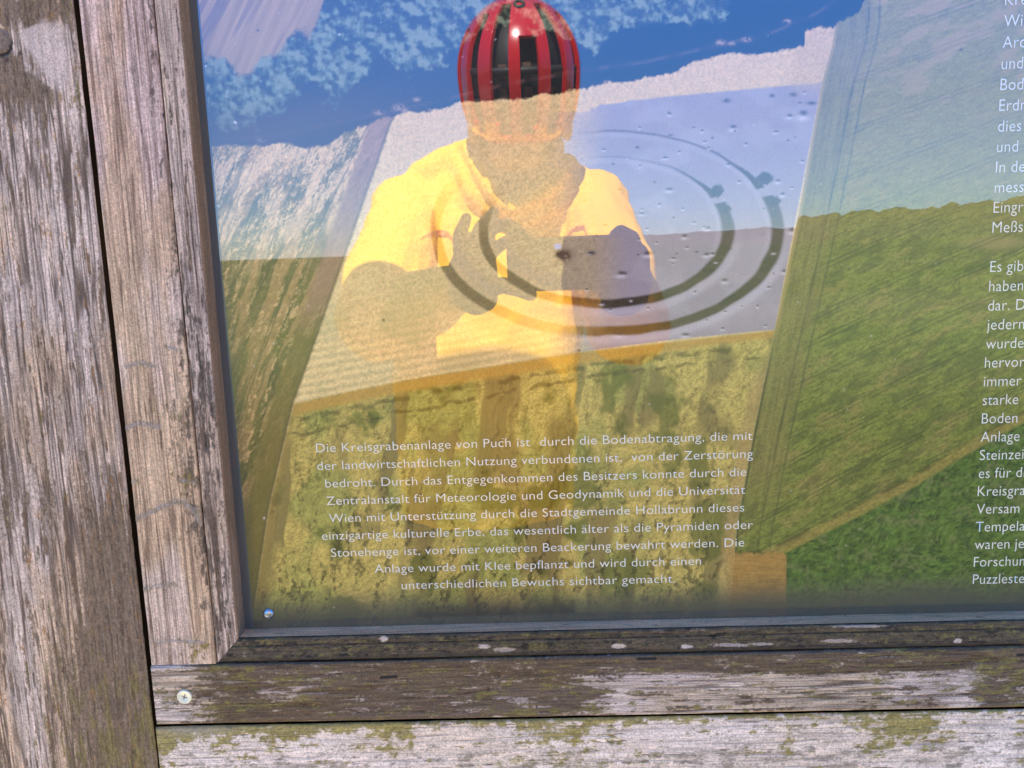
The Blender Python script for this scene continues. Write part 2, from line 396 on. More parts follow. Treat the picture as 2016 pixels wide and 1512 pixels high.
def paint_rail(s, t, u, v):
    dens = .63 - .24 * ss(470, 330, u) + .02 * np.sin(u / 90)
    dens = dens - .27 * ss(1110, 1230, u) * ss(14, 34, v - yat(u, [(1100, 1296), (1400, 1300), (1620, 1305), (2016, 1290)])) * (1 - .9 * ss(1890, 1960, u))
    dens = dens - .15 * spot(u, v, 540, 1362, 90, 18) - .10 * spot(u, v, 660, 1345, 60, 20) - .14 * spot(u, v, 680, 1378, 70, 10)
    dens = dens + .16 * spot(u, v, 1480, 1375, 70, 18) + .12 * spot(u, v, 1720, 1385, 100, 10) + .1 * spot(u, v, 1840, 1375, 60, 20)
    gre = .37 + .12 * spot(u, v, 450, 1330, 60, 20) + .10 * spot(u, v, 450, 1398, 70, 14) + .06 * ss(1880, 1960, u)
    col, h = wood_paint(s, t, u, v, 3, light=(.52, .45, .43), warm=(.46, .38, .31), fib=1.2, crack=.6,
                        stain=[(dens, (.072, .049, .026), 16, 2.6, 12), (gre, (.15, .13, .045), 9, 4, 15)])
    for pts in ([(750, 1334), (780, 1332)], [(1257, 1297), (1290, 1297)], [(2004, 1290), (2020, 1289)]):
        col = mixc(col, (.02, .018, .018), 1 - ss(2, 4, line_d(u, v, pts)))
    return col, h

def paint_plank(s, t, u, v):
    top = yat(u, [(300, 1440), (740, 1427), (1380, 1411), (2016, 1397)])
    dv = v - top
    gre = .30 + .24 * np.exp(-dv / 22.) + .12 * (fbm(u / 160., v / 60., 6, 3) - .5) * 2 + .30 * spot(u, v, 1790, 1440, 80, 30) + .16 * spot(u, v, 1730, 1470, 40, 30) + .2 * spot(u, v, 1550, 1470, 20, 18) + .1 * spot(u, v, 1100, 1455, 110, 35) + .22 * ss(420, 300, u) + .16 * spot(u, v, 780, 1460, 40, 40)
    gry = .35 + .10 * ss(40, 90, dv)
    col, h = wood_paint(s, t, u, v, 14, light=(.70, .62, .59), warm=(.65, .56, .50), fib=.65, crack=.35, gouge=.80, line=(.36, .31, .28),
                        stain=[(gry, (.27, .235, .20), 10, 4, 12), (gre, (.215, .185, .045), 6, 5, 16)])
    col = mixc(col, (.30, .29, .30), .5 * spot(u, v, 380, 1438, 70, 10))
    return col, h

def build_board():
    post = empty('timber_post', (-.33, 0, 0))
    tag(post, 'thick grey timber post with brown lichen left of the picture panel', 'post', 'posts of the notice board')
    prof = block_prof(-.425, -.2815, FRONT - .001, .09, coarse_to=(-.405, -.2), under=.8)
    timber('upright', prof, ZF, 'z', paint_post, post)
    post2 = empty('timber_post', (.80, 0, 0))
    tag(post2, 'thick grey timber post right of the picture panel', 'post', 'posts of the notice board')
    timber('upright', block_prof(.735, .845, FRONT - .001, .09, fine=.004), spaced(0, 2.35, 1, 1.02, .01, .012), 'z', lambda s, t, u, v: wood_paint(s, t, u * 0, v * 0, 2), post2)

    fr = empty('notice_board', (0.2, 0, 1.09))
    tag(fr, 'weathered timber frame with mossy bottom moulding round the printed field picture', 'notice board')
    timber('stile', block_prof(-.2785, -.2313, FRONT, .03), ZS, 'z', paint_stile, fr)
    timber('stile', block_prof(.68, .7335, FRONT, .03, fine=.004), spaced(1.0895, 2.1, 1.1, 1.12, .01, .012), 'z', lambda s, t, u, v: wood_paint(s, t, u * 0, v * 0, 2), fr)
    # inner mouldings, mitred at the corner
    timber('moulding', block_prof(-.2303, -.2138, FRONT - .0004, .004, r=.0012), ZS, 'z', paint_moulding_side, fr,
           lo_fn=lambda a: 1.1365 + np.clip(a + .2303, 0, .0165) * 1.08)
    zl = 1.1541
    XM = spaced(-.2303, .68, -.2303, .36, .0005, .012)
    low = [(1.1362, .004)] + [(1.1362, y) for y in np.linspace(.002, FRONT + .002, 6)] + [(1.1362 + .0004 * q, FRONT + .0012 - .0004 * q) for q in range(4)]
    low += [(z, FRONT) for z in np.linspace(1.1378, zl - .0065, 26)]
    low += [(zl - .0060, FRONT + .0012), (zl - .0055, FRONT + .0012)]                     # crack line under the bead
    low += [(z, FRONT - .0002) for z in np.linspace(zl - .0050, zl - .0008, 10)] + [(zl - .0003, FRONT + .0003), (zl, FRONT + .001)]
    ledge = [(zl + .0002, y) for y in np.linspace(FRONT + .0018, .006, 22)]
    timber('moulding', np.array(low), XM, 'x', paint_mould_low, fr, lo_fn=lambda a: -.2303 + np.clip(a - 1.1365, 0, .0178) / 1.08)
    def paint_ledge(s, t, u, v):
        c, h = wood_paint(s, t, u, v, 6, light=(.52, .33, .20), warm=(.46, .29, .165), fib=.6, crack=.2, gouge=.9, stain=[(np.full(s.shape, .30), (.12, .10, .06), 9, 3, 12)])
        return c, h * .3
    timber('ledge', np.array(ledge), XM, 'x', paint_ledge, fr)
    timber('rail', block_prof(1.0895, 1.1350, FRONT - .0006, .03), XF, 'x', paint_rail, fr)
    timber('rail', block_prof(2.1, 2.16, FRONT, .03, fine=.006), spaced(-.2785, .7335, 0, .02, .01, .012), 'x', lambda s, t, u, v: wood_paint(s, t, u * 0, v * 0, 4), fr)
    # countersunk cross-head screw in the rail
    c = un(363, 1372, FRONT - .0009)
    build_screw('screw', c, .0053, fr)

    plank = timber('lower_plank', block_prof(.94, 1.0868, FRONT + .001, .03, coarse_to=(1.04, 1.2), under=.9), spaced(-.2805, .735, -.2805, .36, .0005, .012), 'x', paint_plank, None)
    tag(plank, 'pale grey plank with yellow green lichen below the frame', 'plank')

    bt = simple('dark_gap_backing', (.03, .022, .017), .95, scale=30, vary=.3)  # near-black strips added behind the open gaps as their shade
    for dims, loc in (((.062, .03, 1.12), (-.281, .0461, 1.57)), ((1.00, .03, .07), (.2, .0461, 1.066)), ((.075, .03, .12), (-.2825, .0462, .98))):
        bm = bmesh.new(); bmesh.ops.create_cube(bm, size=1, matrix=Matrix.Translation(loc) @ Matrix.Diagonal((*dims, 1)))
        me = bpy.data.meshes.new('gap_backing'); bm.to_mesh(me); bm.free(); link('gap_backing', me, bt, fr)
    back = bpy.data.meshes.new('backboard'); bm = bmesh.new()
    bmesh.ops.create_cube(bm, size=1, matrix=Matrix.Translation((.217, .075, 1.53)) @ Matrix.Diagonal((1.02, .02, 1.14, 1)))
    bm.to_mesh(back); bm.free()
    link('backboard', back, simple('dark_boards', (.10, .075, .055), .9, scale=20, vary=.3), fr)

    roof = bpy.data.meshes.new('shade_roof'); bm = bmesh.new()  # roof out of view, sized to cast the shade on the cyclist
    for sgn in (-1, 1):
        n = Matrix.Translation((.227, .0375 + sgn * .07, 2.425)) @ Matrix.Rotation(-sgn * math.radians(28), 4, 'X')
        bmesh.ops.create_cube(bm, size=1, matrix=n @ Matrix.Diagonal((1.45, .17, .022, 1)))
    bmesh.ops.create_cube(bm, size=1, matrix=Matrix.Translation((.227, .0375, 2.462)) @ Matrix.Diagonal((1.45, .07, .03, 1)))
    bmesh.ops.bevel(bm, geom=bm.edges[:], offset=.003, segments=2, affect='EDGES')
    bm.to_mesh(roof); bm.free()
    tag(link('shade_roof', roof, simple('roof_boards', (.14, .11, .085), .9, scale=25, vary=.35)), 'unseen small timber roof on the two posts, sized for its shade', 'roof')

def build_screw(name, c, r, parent):
    bm = bmesh.new(); N = 48; rings = []
    prof = [(r, .0012), (r, 0), (r * .93, -.0006), (r * .80, -.0004), (r * .5, .0000), (r * .42, .0001)]
    for rr, y in prof:
        rings.append([bm.verts.new(c + Vector((rr * math.cos(2 * math.pi * i / N), y, rr * math.sin(2 * math.pi * i / N)))) for i in range(N)])
    def cross(i, s):                                       # outline of the cross recess
        a = 2 * math.pi * i / N + .35
        q = abs(((a / (math.pi / 2)) % 1) - .5) * 2         # 1 on the arms
        return s * (.38 + .62 * max(0, (q - .45) / .55) ** .6)
    for s, y in ((r * .46, -.0001), (r * .40, .0022), (r * .05, .0026)):
        rings.append([bm.verts.new(c + Vector((cross(i, s) * math.cos(2 * math.pi * i / N), y, cross(i, s) * math.sin(2 * math.pi * i / N)))) for i in range(N)])
    for a, b in zip(rings[:-1], rings[1:]):
        for i in range(N): bm.faces.new((a[i], a[(i + 1) % N], b[(i + 1) % N], b[i]))
    bm.faces.new(rings[-1])
    bmesh.ops.recalc_face_normals(bm, faces=bm.faces[:])
    me = bpy.data.meshes.new(name); bm.to_mesh(me); bm.free()
    for p in me.polygons: p.use_smooth = True
    return link(name, me, simple('zinc_yellow', (.78, .76, .52), .42, .3, scale=900, vary=.2), parent)

# ------------------------------------------------------------------ the printed picture
def ridges(u, v, k, s=14., o=3):
    n = 0; w = 1; t = 0
    for i in range(o):
        q = s / 2 ** i
        n = n + w * (1 - np.abs(2 * vn(u / q + 5 * i, v / q, k + i) - 1)); t += w; w *= .6
    return n / t

def lic(u, v, th, k, n=5, step=2.2, w=2.6, gain=2.3):      # hair-like texture drawn out along the direction th
    c, d = np.cos(th), np.sin(th); q = 0
    for i in range(-n, n + 1): q = q + vn((u + i * step * c) / w, (v + i * step * d) / w, k)
    return np.clip(.5 + (q / (2 * n + 1) - .5) * gain, 0, 1)

L_LEFT = [(790, 190), (775, 232), (640, 620), (580, 790), (570, 830), (530, 1000), (495, 1240)]
L_GOLD = [(570, 797), (700, 768), (800, 748), (1000, 716), (1140, 694), (1330, 672), (1525, 650)]
L_RIGHT = [(1645, 40), (1638, 90), (1618, 162), (1572, 420), (1525, 650), (1484, 850), (1450, 1040), (1432, 1240)]
L_FOREST = [(380, 296), (410, 290), (560, 283), (600, 296), (650, 285), (690, 258), (760, 232), (800, 222), (870, 214), (905, 202), (1000, 196), (1100, 182), (1180, 166), (1290, 152), (1330, 140), (1370, 122), (1440, 106), (1500, 106), (1560, 100), (1584, 92), (1572, 66), (1600, 60), (1640, 50), (1690, 25), (1715, -20), (1760, -60)]

def paint_print(u, v):
    n1 = fbm(u / 26., v / 26., 1, 4); n2 = fbm(u / 5., v / 5., 5, 3); n3 = vn(u / 2.4, v / 2.4, 9); n4 = fbm(u / 90., v / 90., 11, 3)
    grain = .55 * n2 + .45 * n3
    # --- tan field in the middle
    c = np.ones(u.shape + (3,)) * np.array([.74, .58, .265])
    c = c * (.64 + .72 * grain)[..., None]
    c = mixc(c, (.47, .44, .19), .55 * ss(.4, .65, n4) * ss(420, 700, v))
    rows = .5 + .5 * np.sin((v + .18 * u + 6 * n1) / 2.6)
    c = c * (1 - .16 * rows * ss(600, 720, v) - .05 * rows)[..., None]
    c = mixc(c, (.50, .40, .22), ss(0, -60, v - 250 + .1 * u) * .0)
    bright = np.maximum(ss(330, 150, v) * ss(1000, 1200, u), .75 * ss(420, 240, v) * ss(760, 800, u + .35 * (v - 240)))
    c = mixc(c, np.array([.66, .48, .25]) * (.7 + .55 * grain)[..., None], bright * .75)
    # --- crop-mark rings in the tan field
    def ring(cx, cy, rx, ry, w):
        a = np.arctan2((v - cy) / ry, (u - cx) / rx); rr = np.hypot((u - cx) / rx, (v - cy) / ry)
        d = (rr - 1) * (rx * ry) / np.sqrt((ry * np.cos(a)) ** 2 + (rx * np.sin(a)) ** 2)
        return d, a
    wob = 5 * (vn(u / 30., v / 30., 3) - .5)
    for cx, cy, rx, ry, w in ((1196, 455, 338, 201, 14), (1193, 452, 242, 148, 12.5)):
        d, a = ring(cx, cy, rx, ry, w)
        lower = ss(-.75, .2, np.sin(a)) * ss(0, -.6, np.cos(a)) + ss(.3, .8, np.sin(a)) * ss(.5, -.5, np.cos(a))
        m = (1 - ss(w * .55, w, np.abs(d + wob))) * np.clip(lower, 0, 1)
        c = mixc(c, np.array([.21, .17, .068]) * (.75 + .5 * grain)[..., None], m * (.86 - .35 * ss(930, 1090, u) * ss(590, 630, v)))
        c = mixc(c, (.52, .43, .26), (1 - ss(6, 22, np.abs(d + 30))) * np.clip(lower, 0, 1) * .35)
    # --- magnetogram
    r_edge = xat(v, [(1640, 80), (1618, 162), (1525, 650), (1500, 780)])
    top = yat(u, [(1000, 232), (1150, 214), (1240, 197), (1618, 162)]); bot = yat(u, [(1000, 712), (1160, 690), (1330, 668), (1525, 649)])
    l_edge = 1107 + 2 * np.sin(v / 9.)
    hard = ss(452, 474, v) * ss(620, 585, v)
    mg = (ss(-2, 2, u - l_edge) * hard + (1 - hard) * ss(1060, 1215, u + 40 * (n1 - .5))) * ss(2, -2, u - r_edge) * ss(-3, 3, v - top + 26 * ss(1330, 1150, u) * (n1 - .6)) * ss(2, -2, v - bot)
    g = np.ones(u.shape + (3,)) * np.array([.315, .28, .295])
    g = g * (.93 + .10 * n2 + .12 * (n4 - .3) + .04 * vn(u / 1.5, v / 7., 4))[..., None]
    g = mixc(g, (.45, .42, .42), .30 * ss(.5, .75, fbm(u / 60., v / 45., 13, 3)))
    inner_l = ss(1250, 1150, u) * hard
    g = mixc(g, np.array([.40, .315, .19]) * (.70 + .6 * grain)[..., None], inner_l)
    d1, a1 = ring(1196, 455, 335, 197, 0); d2, a2 = ring(1193, 453, 240, 145, 0)
    for d, a, gap, wl, fade in ((d1, a1, -.40, 13, 0), (d2, a2, -.42, 13, 1)):
        s_ = np.sin(a)
        w = 2.6 + 10.5 * ss(-.75, -.2, s_) - 3.6 * ss(.2, .8, s_)
        vis = np.where(s_ < 0, .55 + .45 * ss(-.9, -.5, s_), 1.0) * (1 - (.55 * ss(-.75, -.95, s_) if fade else 0))
        gp = 1 - ss(.055, .03, np.abs(a - gap))
        m = (1 - ss(w * .6, w * 1.25, np.abs(d + wob * .8))) * gp * ss(-1.9, -1.5, a)
        m = np.where((a > 0) | (a > -1.75), m, 0)
        rim = (1 - ss(1, 15, np.abs(d - w - 8))) * ss(-.1, .6, s_) * (.6 + .6 * n4) + .3 * (1 - ss(1, 9, np.abs(d + w + 5))) * ss(-.6, .3, -s_ + .3)
        g = mixc(g, (.56, .53, .55), np.clip(rim, 0, 1) * .5 * ss(1090, 1180, u))
        g = mixc(g, np.array([.050, .038, .020]) * (.7 + .6 * n2)[..., None], np.clip(m * vis, 0, 1) * .95)
    for x, y, rx, ry in ((1505, 352, 17, 13), (1412, 376, 15, 13), (1428, 412, 13, 9), (1526, 396, 12, 10)):
        q = np.hypot((u - x) / rx, (v - y) / ry) + .5 * (n2 - .5)
        g = mixc(g, (.05, .04, .03), (1 - ss(.7, 1.15, q)) * .95)
    rng = np.random.default_rng(3)
    pts = [(1430, 198, 9, 5, 0), (1520, 188, 6, 4, 0), (1562, 186, 9, 5, 0), (1598, 203, 11, 4, 0), (1582, 222, 9, 6, 1), (1555, 227, 6, 3, 1), (1444, 249, 7, 4, 1), (1528, 259, 5, 2, 1), (1392, 500, 7, 3, 1), (1224, 537, 9, 4, 1), (1276, 498, 9, 4, 1), (1348, 464, 6, 3, 1), (1559, 452, 6, 4, 1), (1544, 533, 5, 3, 1), (1427, 551, 6, 3, 1), (1394, 448, 7, 3, 1), (1264, 420, 6, 2, 1), (1318, 372, 7, 3, 1), (1350, 658, 8, 3, 1), (1220, 656, 10, 4, 1), (1326, 508, 6, 2, 1), (1165, 498, 9, 5, 0), (1532, 355, 5, 3, 1), (1541, 381, 5, 3, 1), (1255, 290, 5, 3, 0), (1310, 310, 6, 2, 1), (1320, 266, 5, 2, 0)]
    for k in range(70): pts.append((rng.uniform(1150, 1600), rng.uniform(180, 660), rng.uniform(2, 4.5), rng.uniform(1.3, 2.4), int(rng.random() < .7)))
    for x, y, rx, ry, w in pts:
        bx = (np.abs(u - x) < 40) & (np.abs(v - y) < 30)
        if not bx.any(): continue
        uu, vv = u[bx], v[bx]; gg = g[bx]
        if w: gg = mixc(gg, (.62, .59, .60), .75 * spot(uu, vv, x - rx * .2, y + ry * 1.8, rx * 1.2, ry * .9))
        gg = mixc(gg, (.06, .055, .06), .85 * np.clip(1.25 * spot(uu, vv, x, y, rx * .85, ry * .85), 0, 1))
        g[bx] = gg
    c = mixc(c, (0, 0, 0), mg) + g * mg[..., None]
    # little house with its tree shadow
    c = mixc(c, (.13, .08, .05), np.clip(1.5 * spot(u, v, 1112, 503, 13, 11) + 1.3 * spot(u, v, 1101, 500, 6, 5), 0, 1) * ss(.25, .5, n2 + .1))
    c = mixc(c, (.66, .64, .68), ss(7, 6, np.abs(u - 1098)) * ss(5.5, 4.5, np.abs(v - 485)))
    # --- striped field at the left
    xl = xat(v, L_LEFT)
    lf = ss(3, -3, u - xl + 2 * (n2 - .5))
    sx = u + (v - 500) * .36 + (u - 500) * (v - 600) * .00035       # coordinate across the stripes
    sx = sx + 9 * (fbm(u / 26., v / 26., 22, 3) - .5)
    lth = -1.22 + .9 * (fbm(u / 40., v / 40., 12, 3) - .5)
    st = fbm(sx / 15., v / 110., 3, 3); st2 = .40 * lic(u, v, lth, 6, 3, 2.0, 2.4, 2.0) + .32 * lic(u, v, lth + .5, 8, 2, 2.6, 3.6, 1.8) + .28 * n3
    e = np.ones(u.shape + (3,)) * np.array([.33, .225, .08])
    e = mixc(e, (.13, .125, .03), ss(.44, .60, st) * .85)
    e = mixc(e, (.60, .42, .18), ss(.52, .70, .5 * st2 + .5 * fbm(sx / 10., v / 36., 8, 3)) * .75)
    e = e * (.55 + .9 * (.6 * n2 + .4 * st2))[..., None]
    pale = ss(560, 400, v + .35 * (u - 560)) * ss(.40, .62, .62 * fbm(sx / 20., v / 50., 13, 4) + .38 * st2 + .03)
    e = mixc(e, np.array([.84, .62, .30]) * (.4 + 1.0 * (.4 * grain + .6 * st2))[..., None], pale * .72)
    e = mixc(e, (.05, .06, .02), ss(.86, .97, 1 - np.abs(2 * vn(sx / 13., v / 300., 10) - 1)) * .55)
    lowgrn = ss(.45, .6, fbm(u / 120., v / 160., 15, 3)) * ss(600, 800, v)
    e = mixc(e, (.13, .14, .03), lowgrn * .6)
    # smooth brown strip beside the tan field
    strip = ss(-52, -40, u - xl) * ss(1, -4, u - xl)
    e = mixc(e, np.array([.30, .185, .105]) * (.85 + .3 * st2)[..., None], strip * .85 * ss(700, 560, v))
    e = mixc(e, np.array([.17, .14, .035]) * (.8 + .4 * st2)[..., None], strip * .85 * ss(560, 700, v))
    e = mixc(e, (.10, .085, .04), (1 - ss(1.5, 5, np.abs(u - xl + 3))) * .5)
    c = mixc(c, (0, 0, 0), lf) + e * lf[..., None]
    # --- lodged crop below the golden strip
    yg = yat(u, L_GOLD)
    xr = xat(v, L_RIGHT)
    lod = ss(-3, 3, v - yg) * ss(-3, 3, u - xl) * ss(2, -2, u - xr)
    wx = u + 16 * (fbm(u / 40., v / 40., 6, 3) - .5) * 2; wy = v + 16 * (fbm(u / 40. + 9, v / 40., 8, 3) - .5) * 2
    th = -.85 + 2.2 * (fbm(u / 24., v / 24., 6, 3) - .5) * 2
    rd = .48 * lic(u, v, th, 2, 3, 2.0, 2.4, 2.2) + .26 * lic(u, v, th + .3, 5, 4, 2.8, 4.0, 2.4) + .26 * n3
    f = np.ones(u.shape + (3,)) * np.array([.46, .38, .10])
    f = f * (.52 + .96 * rd)[..., None] * (.88 + .24 * n3)[..., None]
    f = mixc(f, np.array([.26, .29, .07]) * (.45 + 1.1 * rd)[..., None], ss(.46, .62, fbm(u / 90., v / 110., 21, 3)) * .7)
    f = mixc(f, np.array([.42, .29, .085]) * (.7 + .6 * rd)[..., None], ss(.72, .95, rd) * .55)
    bd = u + .16 * (v - 800) + 12 * (fbm(v / 50., u / 200., 3, 3) - .5) * 2
    band = fbm(bd / 34., v / 420., 5, 2)
    smooth_ = ss(.52, .6, band) * ss(.35, .55, fbm(u / 70., v / 130., 14, 3))
    f = mixc(f, np.array([.205, .165, .055]) * (.85 + .3 * vn(bd / 3., v / 40., 7))[..., None], smooth_ * .85)
    f = mixc(f, (.10, .12, .022), ss(.55, .68, fbm(u / 60., v / 75., 17, 4)) * .75)
    dk = ss(.86, .98, 1 - np.abs(2 * fbm((bd + 16 * n2) / 30., v / 150., 9, 4, .6) - 1) + .16 * (n2 - .5)) * ss(.40, .56, fbm(u / 7., v / 9., 12, 3))
    f = mixc(f, (.030, .026, .012), np.clip(dk * (.55 + .5 * ss(850, 1050, v)), 0, 1) * .68)
    # broken dark edge below the golden strip
    for off, w in ((34, 6), (62, 4)):
        dd = np.abs(v - yg - off * (1 - .25 * ss(700, 1500, u)) - 9 * (n1 - .5) * 2)
        f = mixc(f, (.06, .045, .018), (1 - ss(w * .4, w * 1.3, dd)) * ss(.35, .6, fbm(u / 22., v / 22., 10, 3) + .05) * .6)
    gold = ss(-4, 4, v - yg + 3 * (n3 - .5)) * (1 - ss(16, 30, v - yg + 5 * (n2 - .5) + 9 * ss(1100, 1500, u)))
    f = mixc(f, np.array([.46, .285, .062]) * (.75 + .5 * grain)[..., None], gold * .92)
    gl = (1 - ss(4, 20, u - xl)) * ss(.3, .6, n2 + .2)
    f = mixc(f, (.33, .24, .06), gl * .55)
    gr = ss(-32, -16, u - xr + 10 * (n2 - .5) + .5) * ss(690, 760, v)
    f = mixc(f, np.array([.40, .29, .10]) * (.6 + .8 * grain)[..., None], gr * .65)
    og = ss(1425, 1450, u) * ss(1060, 1100, v)
    f = mixc(f, np.array([.36, .20, .05]) * (.7 + .6 * n2)[..., None], og * .8)
    c = mixc(c, (0, 0, 0), lod) + f * lod[..., None]
    # --- green field at the right with tramlines
    rt = ss(-2, 2, u - xr)
    al = .43 - .00012 * (v - 400)                           # slope of the tramlines
    q = v + (u - 1560) * (.36 + .00022 * np.clip(v - 100, 0, 900))
    h = np.ones(u.shape + (3,)) * np.array([.165, .195, .036])
    tx = .42 * lic(u, v, -.42 + 1.2 * (n1 - .5), 3, 3, 2.2, 2.8, 2.0) + .28 * n3 + .30 * vn(u / 3.9, v / 3.1, 21)
    h = h * (.34 + 1.32 * tx)[..., None]
    h = mixc(h, np.array([.26, .205, .065]) * (.7 + .6 * tx)[..., None], ss(.50, .74, .75 * fbm(u / 60., q / 32., 8, 5, .6) + .25 * tx) * .6)
    h = mixc(h, np.array([.33, .26, .055]) * (.7 + .6 * tx)[..., None], ss(470, 330, v) * .62)
    h = mixc(h, (.42, .30, .11), ss(330, 60, v) * ss(.5, .66, fbm(u / 60., q / 22., 13, 3)) * .6)
    h = mixc(h, (.055, .075, .022), ss(.52, .68, fbm(u / 40., q / 18., 16, 4)) * .45 * ss(380, 500, v))
    h = mixc(h, (.34, .27, .10), ss(0, 1, spot(u, v, 1960, 478, 75, 14)) * .6)
    for y0 in (-40, 35, 128, 196, 300, 392, 470, 548, 640, 690, 762, 852, 905, 985, 1050):
        for dlt in (0, 9):
            dd = np.abs(q - y0 - dlt - 3 * (n1 - .5))
            h = mixc(h, (.035, .05, .02), (1 - ss(.8, 3.0, dd)) * (.35 + .6 * vn(u / 50., q * 0 + y0, 6)) * ss(1570, 1640, u + .25 * (v - 400)) * (.38 + .22 * ss(380, 480, v)))
    hd = u - xr                                              # headland beside the border
    hl = ss(95, 50, hd)
    h = mixc(h, np.array([.205, .185, .055]) * (.72 + .55 * vn(hd / 4., v / 40., 11))[..., None] * (.8 + .4 * n3)[..., None], hl * .7 * ss(1080, 900, v))
    for o1 in (62, 84):
        dd = np.abs(hd - o1 + .018 * (v - 200) * (1 if o1 == 62 else .9) - 3 * (n1 - .5))
        h = mixc(h, (.03, .05, .02), (1 - ss(1., 3.2, dd)) * .6 * (.5 + .5 * vn(v / 30., u * 0, 12)))
    h = mixc(h, (.04, .055, .02), (1 - ss(1, 4, np.abs(hd - 3))) * ss(660, 760, v) * .7)
    h = mixc(h, np.array([.42, .31, .11]), (1 - ss(3, 9, hd)) * ss(700, 600, v) * .7)
    # bright green field in the lower corner
    yb = yat(u, [(1500, 1110), (1560, 1082), (1700, 1012), (1800, 958), (1900, 898), (2016, 832), (2300, 700)])
    lo = ss(-3, 3, v - yb + 4 * (n2 - .5))
    k_ = np.ones(u.shape + (3,)) * np.array([.078, .140, .024])
    k_ = k_ * (.25 + 1.5 * (.6 * lic(u, v, -.6 + 3 * (n1 - .5), 9, 2, 2.4, 3.2, 1.9) + .4 * n2))[..., None]
    k_ = mixc(k_, np.array([.15, .155, .065]) * (.6 + .8 * n2)[..., None], ss(.50, .70, .6 * fbm(u / 30., v / 18., 18, 4) + .4 * n2) * .5)
    k_ = mixc(k_, (.012, .045, .012), ss(.55, .68, fbm(u / 14., v / 9., 19, 3)) * .5)
    h = mixc(h, (0, 0, 0), lo) + k_ * lo[..., None]
    bl = (1 - ss(6, 15, np.abs(v - yb + 12 - 4 * (n2 - .5))))
    h = mixc(h, np.array([.29, .22, .055]) * (.5 + 1.0 * tx)[..., None], bl * .6)
    h = mixc(h, (.05, .055, .015), (1 - ss(2, 6, np.abs(v - yb + 22))) * .6 * ss(.4, .6, n1))
    box = ss(1.5, -1.5, u - 1548) * ss(1085, 1095, v + 14 * (n2 - .5))
    h = mixc(h, np.array([.37, .215, .055]) * (.62 + .75 * (.5 * n2 + .5 * vn(u / 20., v / 3., 4)))[..., None], box * .9)
    c = mixc(c, (0, 0, 0), rt) + h * rt[..., None]
    # pale stubble strip at the top right
    sb = ss(2, -2, u - xat(v, [(1700, -50), (1690, 20), (1645, 55), (1640, 90), (1618, 162), (1572, 420)])) * ss(1545, 1575, u + .0 * v) * ss(200, 150, v)
    c = mixc(c, np.array([.55, .39, .19]) * (.7 + .6 * grain)[..., None], sb * .6 * (1 - ss(-4, 4, u - xr)))
    # --- forest and its shadow along the top
    yf = yat(u, L_FOREST)
    fo = ss(3, -3, v - yf + 12 * (n1 - .5) + 7 * (n2 - .5)) * ss(1716, 1708, u + .02 * v)
    w = np.ones(u.shape + (3,)) * np.array([.014, .018, .016]) + ss(1300, 500, u)[..., None] * np.array([.035, .030, .030])
    ycr = yat(u, [(380, 215), (415, 235), (470, 262), (505, 248), (520, 228), (560, 212), (600, 160), (650, 190), (660, 215), (700, 160), (750, 112), (800, 150), (880, 120), (930, 60), (1000, 40), (1130, 60), (1170, 118), (1200, 72), (1290, 38), (1420, 38), (1440, 8), (1480, -40), (1720, -70)])
    hf = fbm(u / 34., v / 34., 12, 6, .58); h1 = fbm(u / 34., v / 34., 12, 4, .58); h2 = fbm((u - 5) / 34., (v + 6) / 34., 12, 4, .58)
    g1 = fbm(u / 14., v / 14., 17, 4)
    lit = np.clip(.45 + 2.4 * (h1 - h2) + .9 * (hf - .46) + 1.5 * (g1 - .5) + .3 * (n2 - .5), 0, 1)
    cr = ss(-8, 10, ycr - v + 70 * (hf - .44)) * ss(.12, .38, hf + .10 * ss(20, 110, ycr - v))
    w = mixc(w, np.array([.045, .055, .045]), cr * .9)
    w = mixc(w, np.array([.15, .205, .125]), cr * ss(.12, .85, lit) * .9)
    w = mixc(w, np.array([.25, .30, .20]), cr * ss(.60, 1.0, lit) * .7)
    yro = yat(u, [(380, 280), (520, 270), (640, 246), (800, 214), (900, 190), (1000, 165), (1140, 140), (1270, 122), (1420, 88), (1520, 64), (1600, 30), (1650, 0), (1700, -50)])
    w = mixc(w, (.085, .060, .055), (1 - ss(2, 6, np.abs(v - yro))) * (.35 + .65 * ss(.3, .6, vn(u / 18., v * 0, 9))) * .7)
    for x, y, r in ((786, 212, 9), (745, 222, 7), (795, 218, 6), (820, 196, 5), (515, 275, 6), (1418, 84, 7), (1440, 86, 5), (1470, 78, 6), (1550, 42, 5)):
        w = mixc(w, (.36, .25, .16), np.clip(1.2 * spot(u, v, x, y, r * 1.3, r * .7), 0, 1) * ss(.35, .6, n2 + .1))
    w = mixc(w, np.array([.11, .085, .08]), ss(75, 0, np.abs(v - yro + 12)) * ss(950, 550, u) * .6)
    c = mixc(c, (0, 0, 0), fo) + w * fo[..., None]
    # ploughed field at the top left corner
    yt = yat(u, [(380, 120), (440, 108), (470, 150), (490, 140), (515, 108), (540, 100), (560, 92), (585, 62), (610, 72), (632, 20), (645, -40), (700, -120)])
    pf = ss(10, -10, v - yt + 34 * (n1 - .5) + 14 * (n2 - .5))
    pl = np.array([.37, .265, .12]) * (.72 + .55 * fbm((u + .45 * v) / 9., v / 120., 7, 3))[..., None]
    pl = mixc(pl, (.17, .12, .08), ss(.55, .7, fbm((u + .5 * v) / 16., v / 200., 9, 3)) * .6)
    c = mixc(c, (0, 0, 0), pf) + pl * pf[..., None]
    # --- print darker towards its bottom and left edge
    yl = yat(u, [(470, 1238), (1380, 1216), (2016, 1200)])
    rimb = ss(88, 18, yl - v + 14 * (n4 - .5) + 3 * (n3 - .5))
